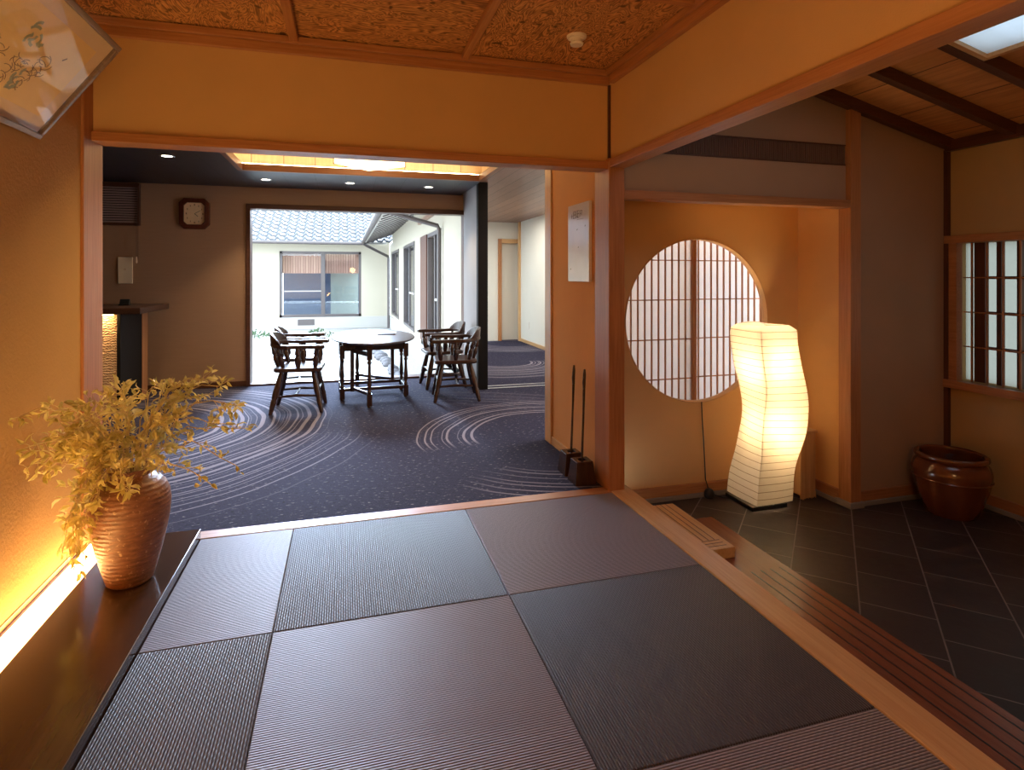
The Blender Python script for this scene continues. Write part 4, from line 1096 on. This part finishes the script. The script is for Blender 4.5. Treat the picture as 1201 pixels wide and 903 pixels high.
# ------------------------------------------------------------------ leaning framed picture on the ochre wall
fp = thing('framed_picture', 'glazed framed drawing hung high on the ochre wall and leaning forward', 'picture', (XL + .02, 2.585, 1.763))
fp.rotation_euler = (0, math.radians(36), 0)      # local z runs up the frame, local x is the face normal
W_, H_ = 1.15, .46
MB().box(-.024, .004, -W_, 0, 0, .02).box(-.024, .004, -W_, 0, H_ - .02, H_).box(-.024, .004, -W_, -W_ + .02, .02, H_ - .02).box(-.024, .004, -.02, 0, .02, H_ - .02).build('frame', m_wood('greyed frame wood', (.16, .12, .11), (.30, .22, .17), 1, .3), fp, .003)
MB().box(-.018, -.012, -W_ + .02, -.02, .02, H_ - .02).build('mat_board', 'card', fp)
MB().box(-.012, -.0105, -W_ + .09, -.09, .075, H_ - .075).build('drawing', 'art', fp)
MB().box(-.004, -.002, -W_ + .02, -.02, .02, H_ - .02).build('glass', 'picglass', fp)
dr = MB(); gw = MB(); X_ = -.0100
def curve_strokes(mb, cy, cz, n, s, w):
    for i in range(n):
        a0 = random.uniform(0, 2 * PI); r_ = random.uniform(.3, 1) * s; oy = random.gauss(0, s * .5); oz = random.gauss(0, s * .5)
        pts_ = [(X_, cy + oy + r_ * math.cos(a0 + k * .35), cz + oz + r_ * .7 * math.sin(a0 + k * .35)) for k in range(6)]
        pts_ = [p_ for p_ in pts_ if .085 < p_[2] < H_ - .085 and -W_ + .1 < p_[1] < -.1]
        for p_, q_ in zip(pts_, pts_[1:]): mb.bar(p_, q_, w, .0008, (1, 0, 0))
for cy, cz in ((-.30, .16), (-.36, .20), (-.42, .14), (-.28, .22), (-.52, .2), (-.62, .24)): curve_strokes(dr, cy, cz, 12, .04, .0022)
for cy, cz in ((-.40, .29), (-.33, .13), (-.5, .15)): curve_strokes(gw, cy, cz, 9, .035, .010)
dr.bar((X_, -.2, .30), (X_, -.215, .285), .005, .0008, (1, 0, 0))
gw.build('wash_marks', 'greenink', fp); dr.build('ink_marks', 'brownink', fp)
MB().tube([(-.02, -.3, H_ - .03), (-.30, -.3, H_ + .03)], .002, 5).build('hanging_cord', 'black', fp)

# ------------------------------------------------------------------ light
wd = bpy.data.worlds.new('sky'); SC.world = wd; wd.use_nodes = True
bg = wd.node_tree.nodes['Background']; bg.inputs[0].default_value = (.76, .88, 1.0, 1); bg.inputs[1].default_value = 9.0
def portal(name, loc, rot, sx_, sy_):
    o = light(name, 'AREA', loc, 1, (1, 1, 1), rot, shape='RECTANGLE', size=sx_, size_y=sy_)
    o.data.cycles.is_portal = True
portal('window_portal', (.19, YB + .2, 1.0), (math.radians(-90), 0, 0), 2.45, 2.0)
portal('skylight_portal', ((SKX0 + SKX1) / 2, (SKY0 + SKY1) / 2, roofz(2.46) + .30), (0, math.radians(13.8), 0), 1.4, 1.1)
su = light('hazy_sun', 'SUN', (0, 16, 9), 20.0, (.58, .74, 1.0), (math.radians(-65), 0, math.radians(-1)), angle=math.radians(24))
# added warm fill behind the camera, no known lamp there
light('room_fill', 'POINT', (.45, -.6, 1.6), 34, (1, .56, .22), shadow_soft_size=.18)
light('front_downlight', 'SPOT', (.5, 3.75, 2.2), 110, (1, .66, .32), (0, math.radians(28), 0), spot_size=math.radians(110), spot_blend=.7, shadow_soft_size=.06)
light('corridor_fill', 'AREA', (2.4, 8.0, 2.24), 62, (1, .97, .90), (0, 0, 0), shape='RECTANGLE', size=.4, size_y=3)  # added overhead fill in place of the corridor's daylight

light('shoji_back_fill', 'AREA', (2.4, 4.5, 2.24), 30, (1, .88, .82), (0, 0, 0), shape='DISK', size=.4)  # added fill that brightens the shoji paper from behind
# ------------------------------------------------------------------ camera
cam = bpy.data.cameras.new('camera'); co = bpy.data.objects.new('camera', cam); COL.objects.link(co)
co.location = (0, 0, 1.25); co.rotation_euler = (PI / 2, 0, -math.radians(16.07))
cam.sensor_width = 36; cam.lens = 677 / 1201 * 36; cam.shift_y = -128.5 / 1201
cam.clip_start = .05; cam.clip_end = 200
SC.camera = co
vs_ = SC.view_settings; vs_.view_transform = 'Standard'; vs_.look = 'None'; vs_.gamma = 1; vs_.use_curve_mapping = False; vs_.exposure = 0.0
cy = SC.cycles
cy.max_bounces = 9; cy.diffuse_bounces = 5; cy.glossy_bounces = 4; cy.transparent_max_bounces = 12; cy.transmission_bounces = 6
cy.sample_clamp_indirect = 6; cy.caustics_reflective = False; cy.caustics_refractive = False
cy.use_denoising = True
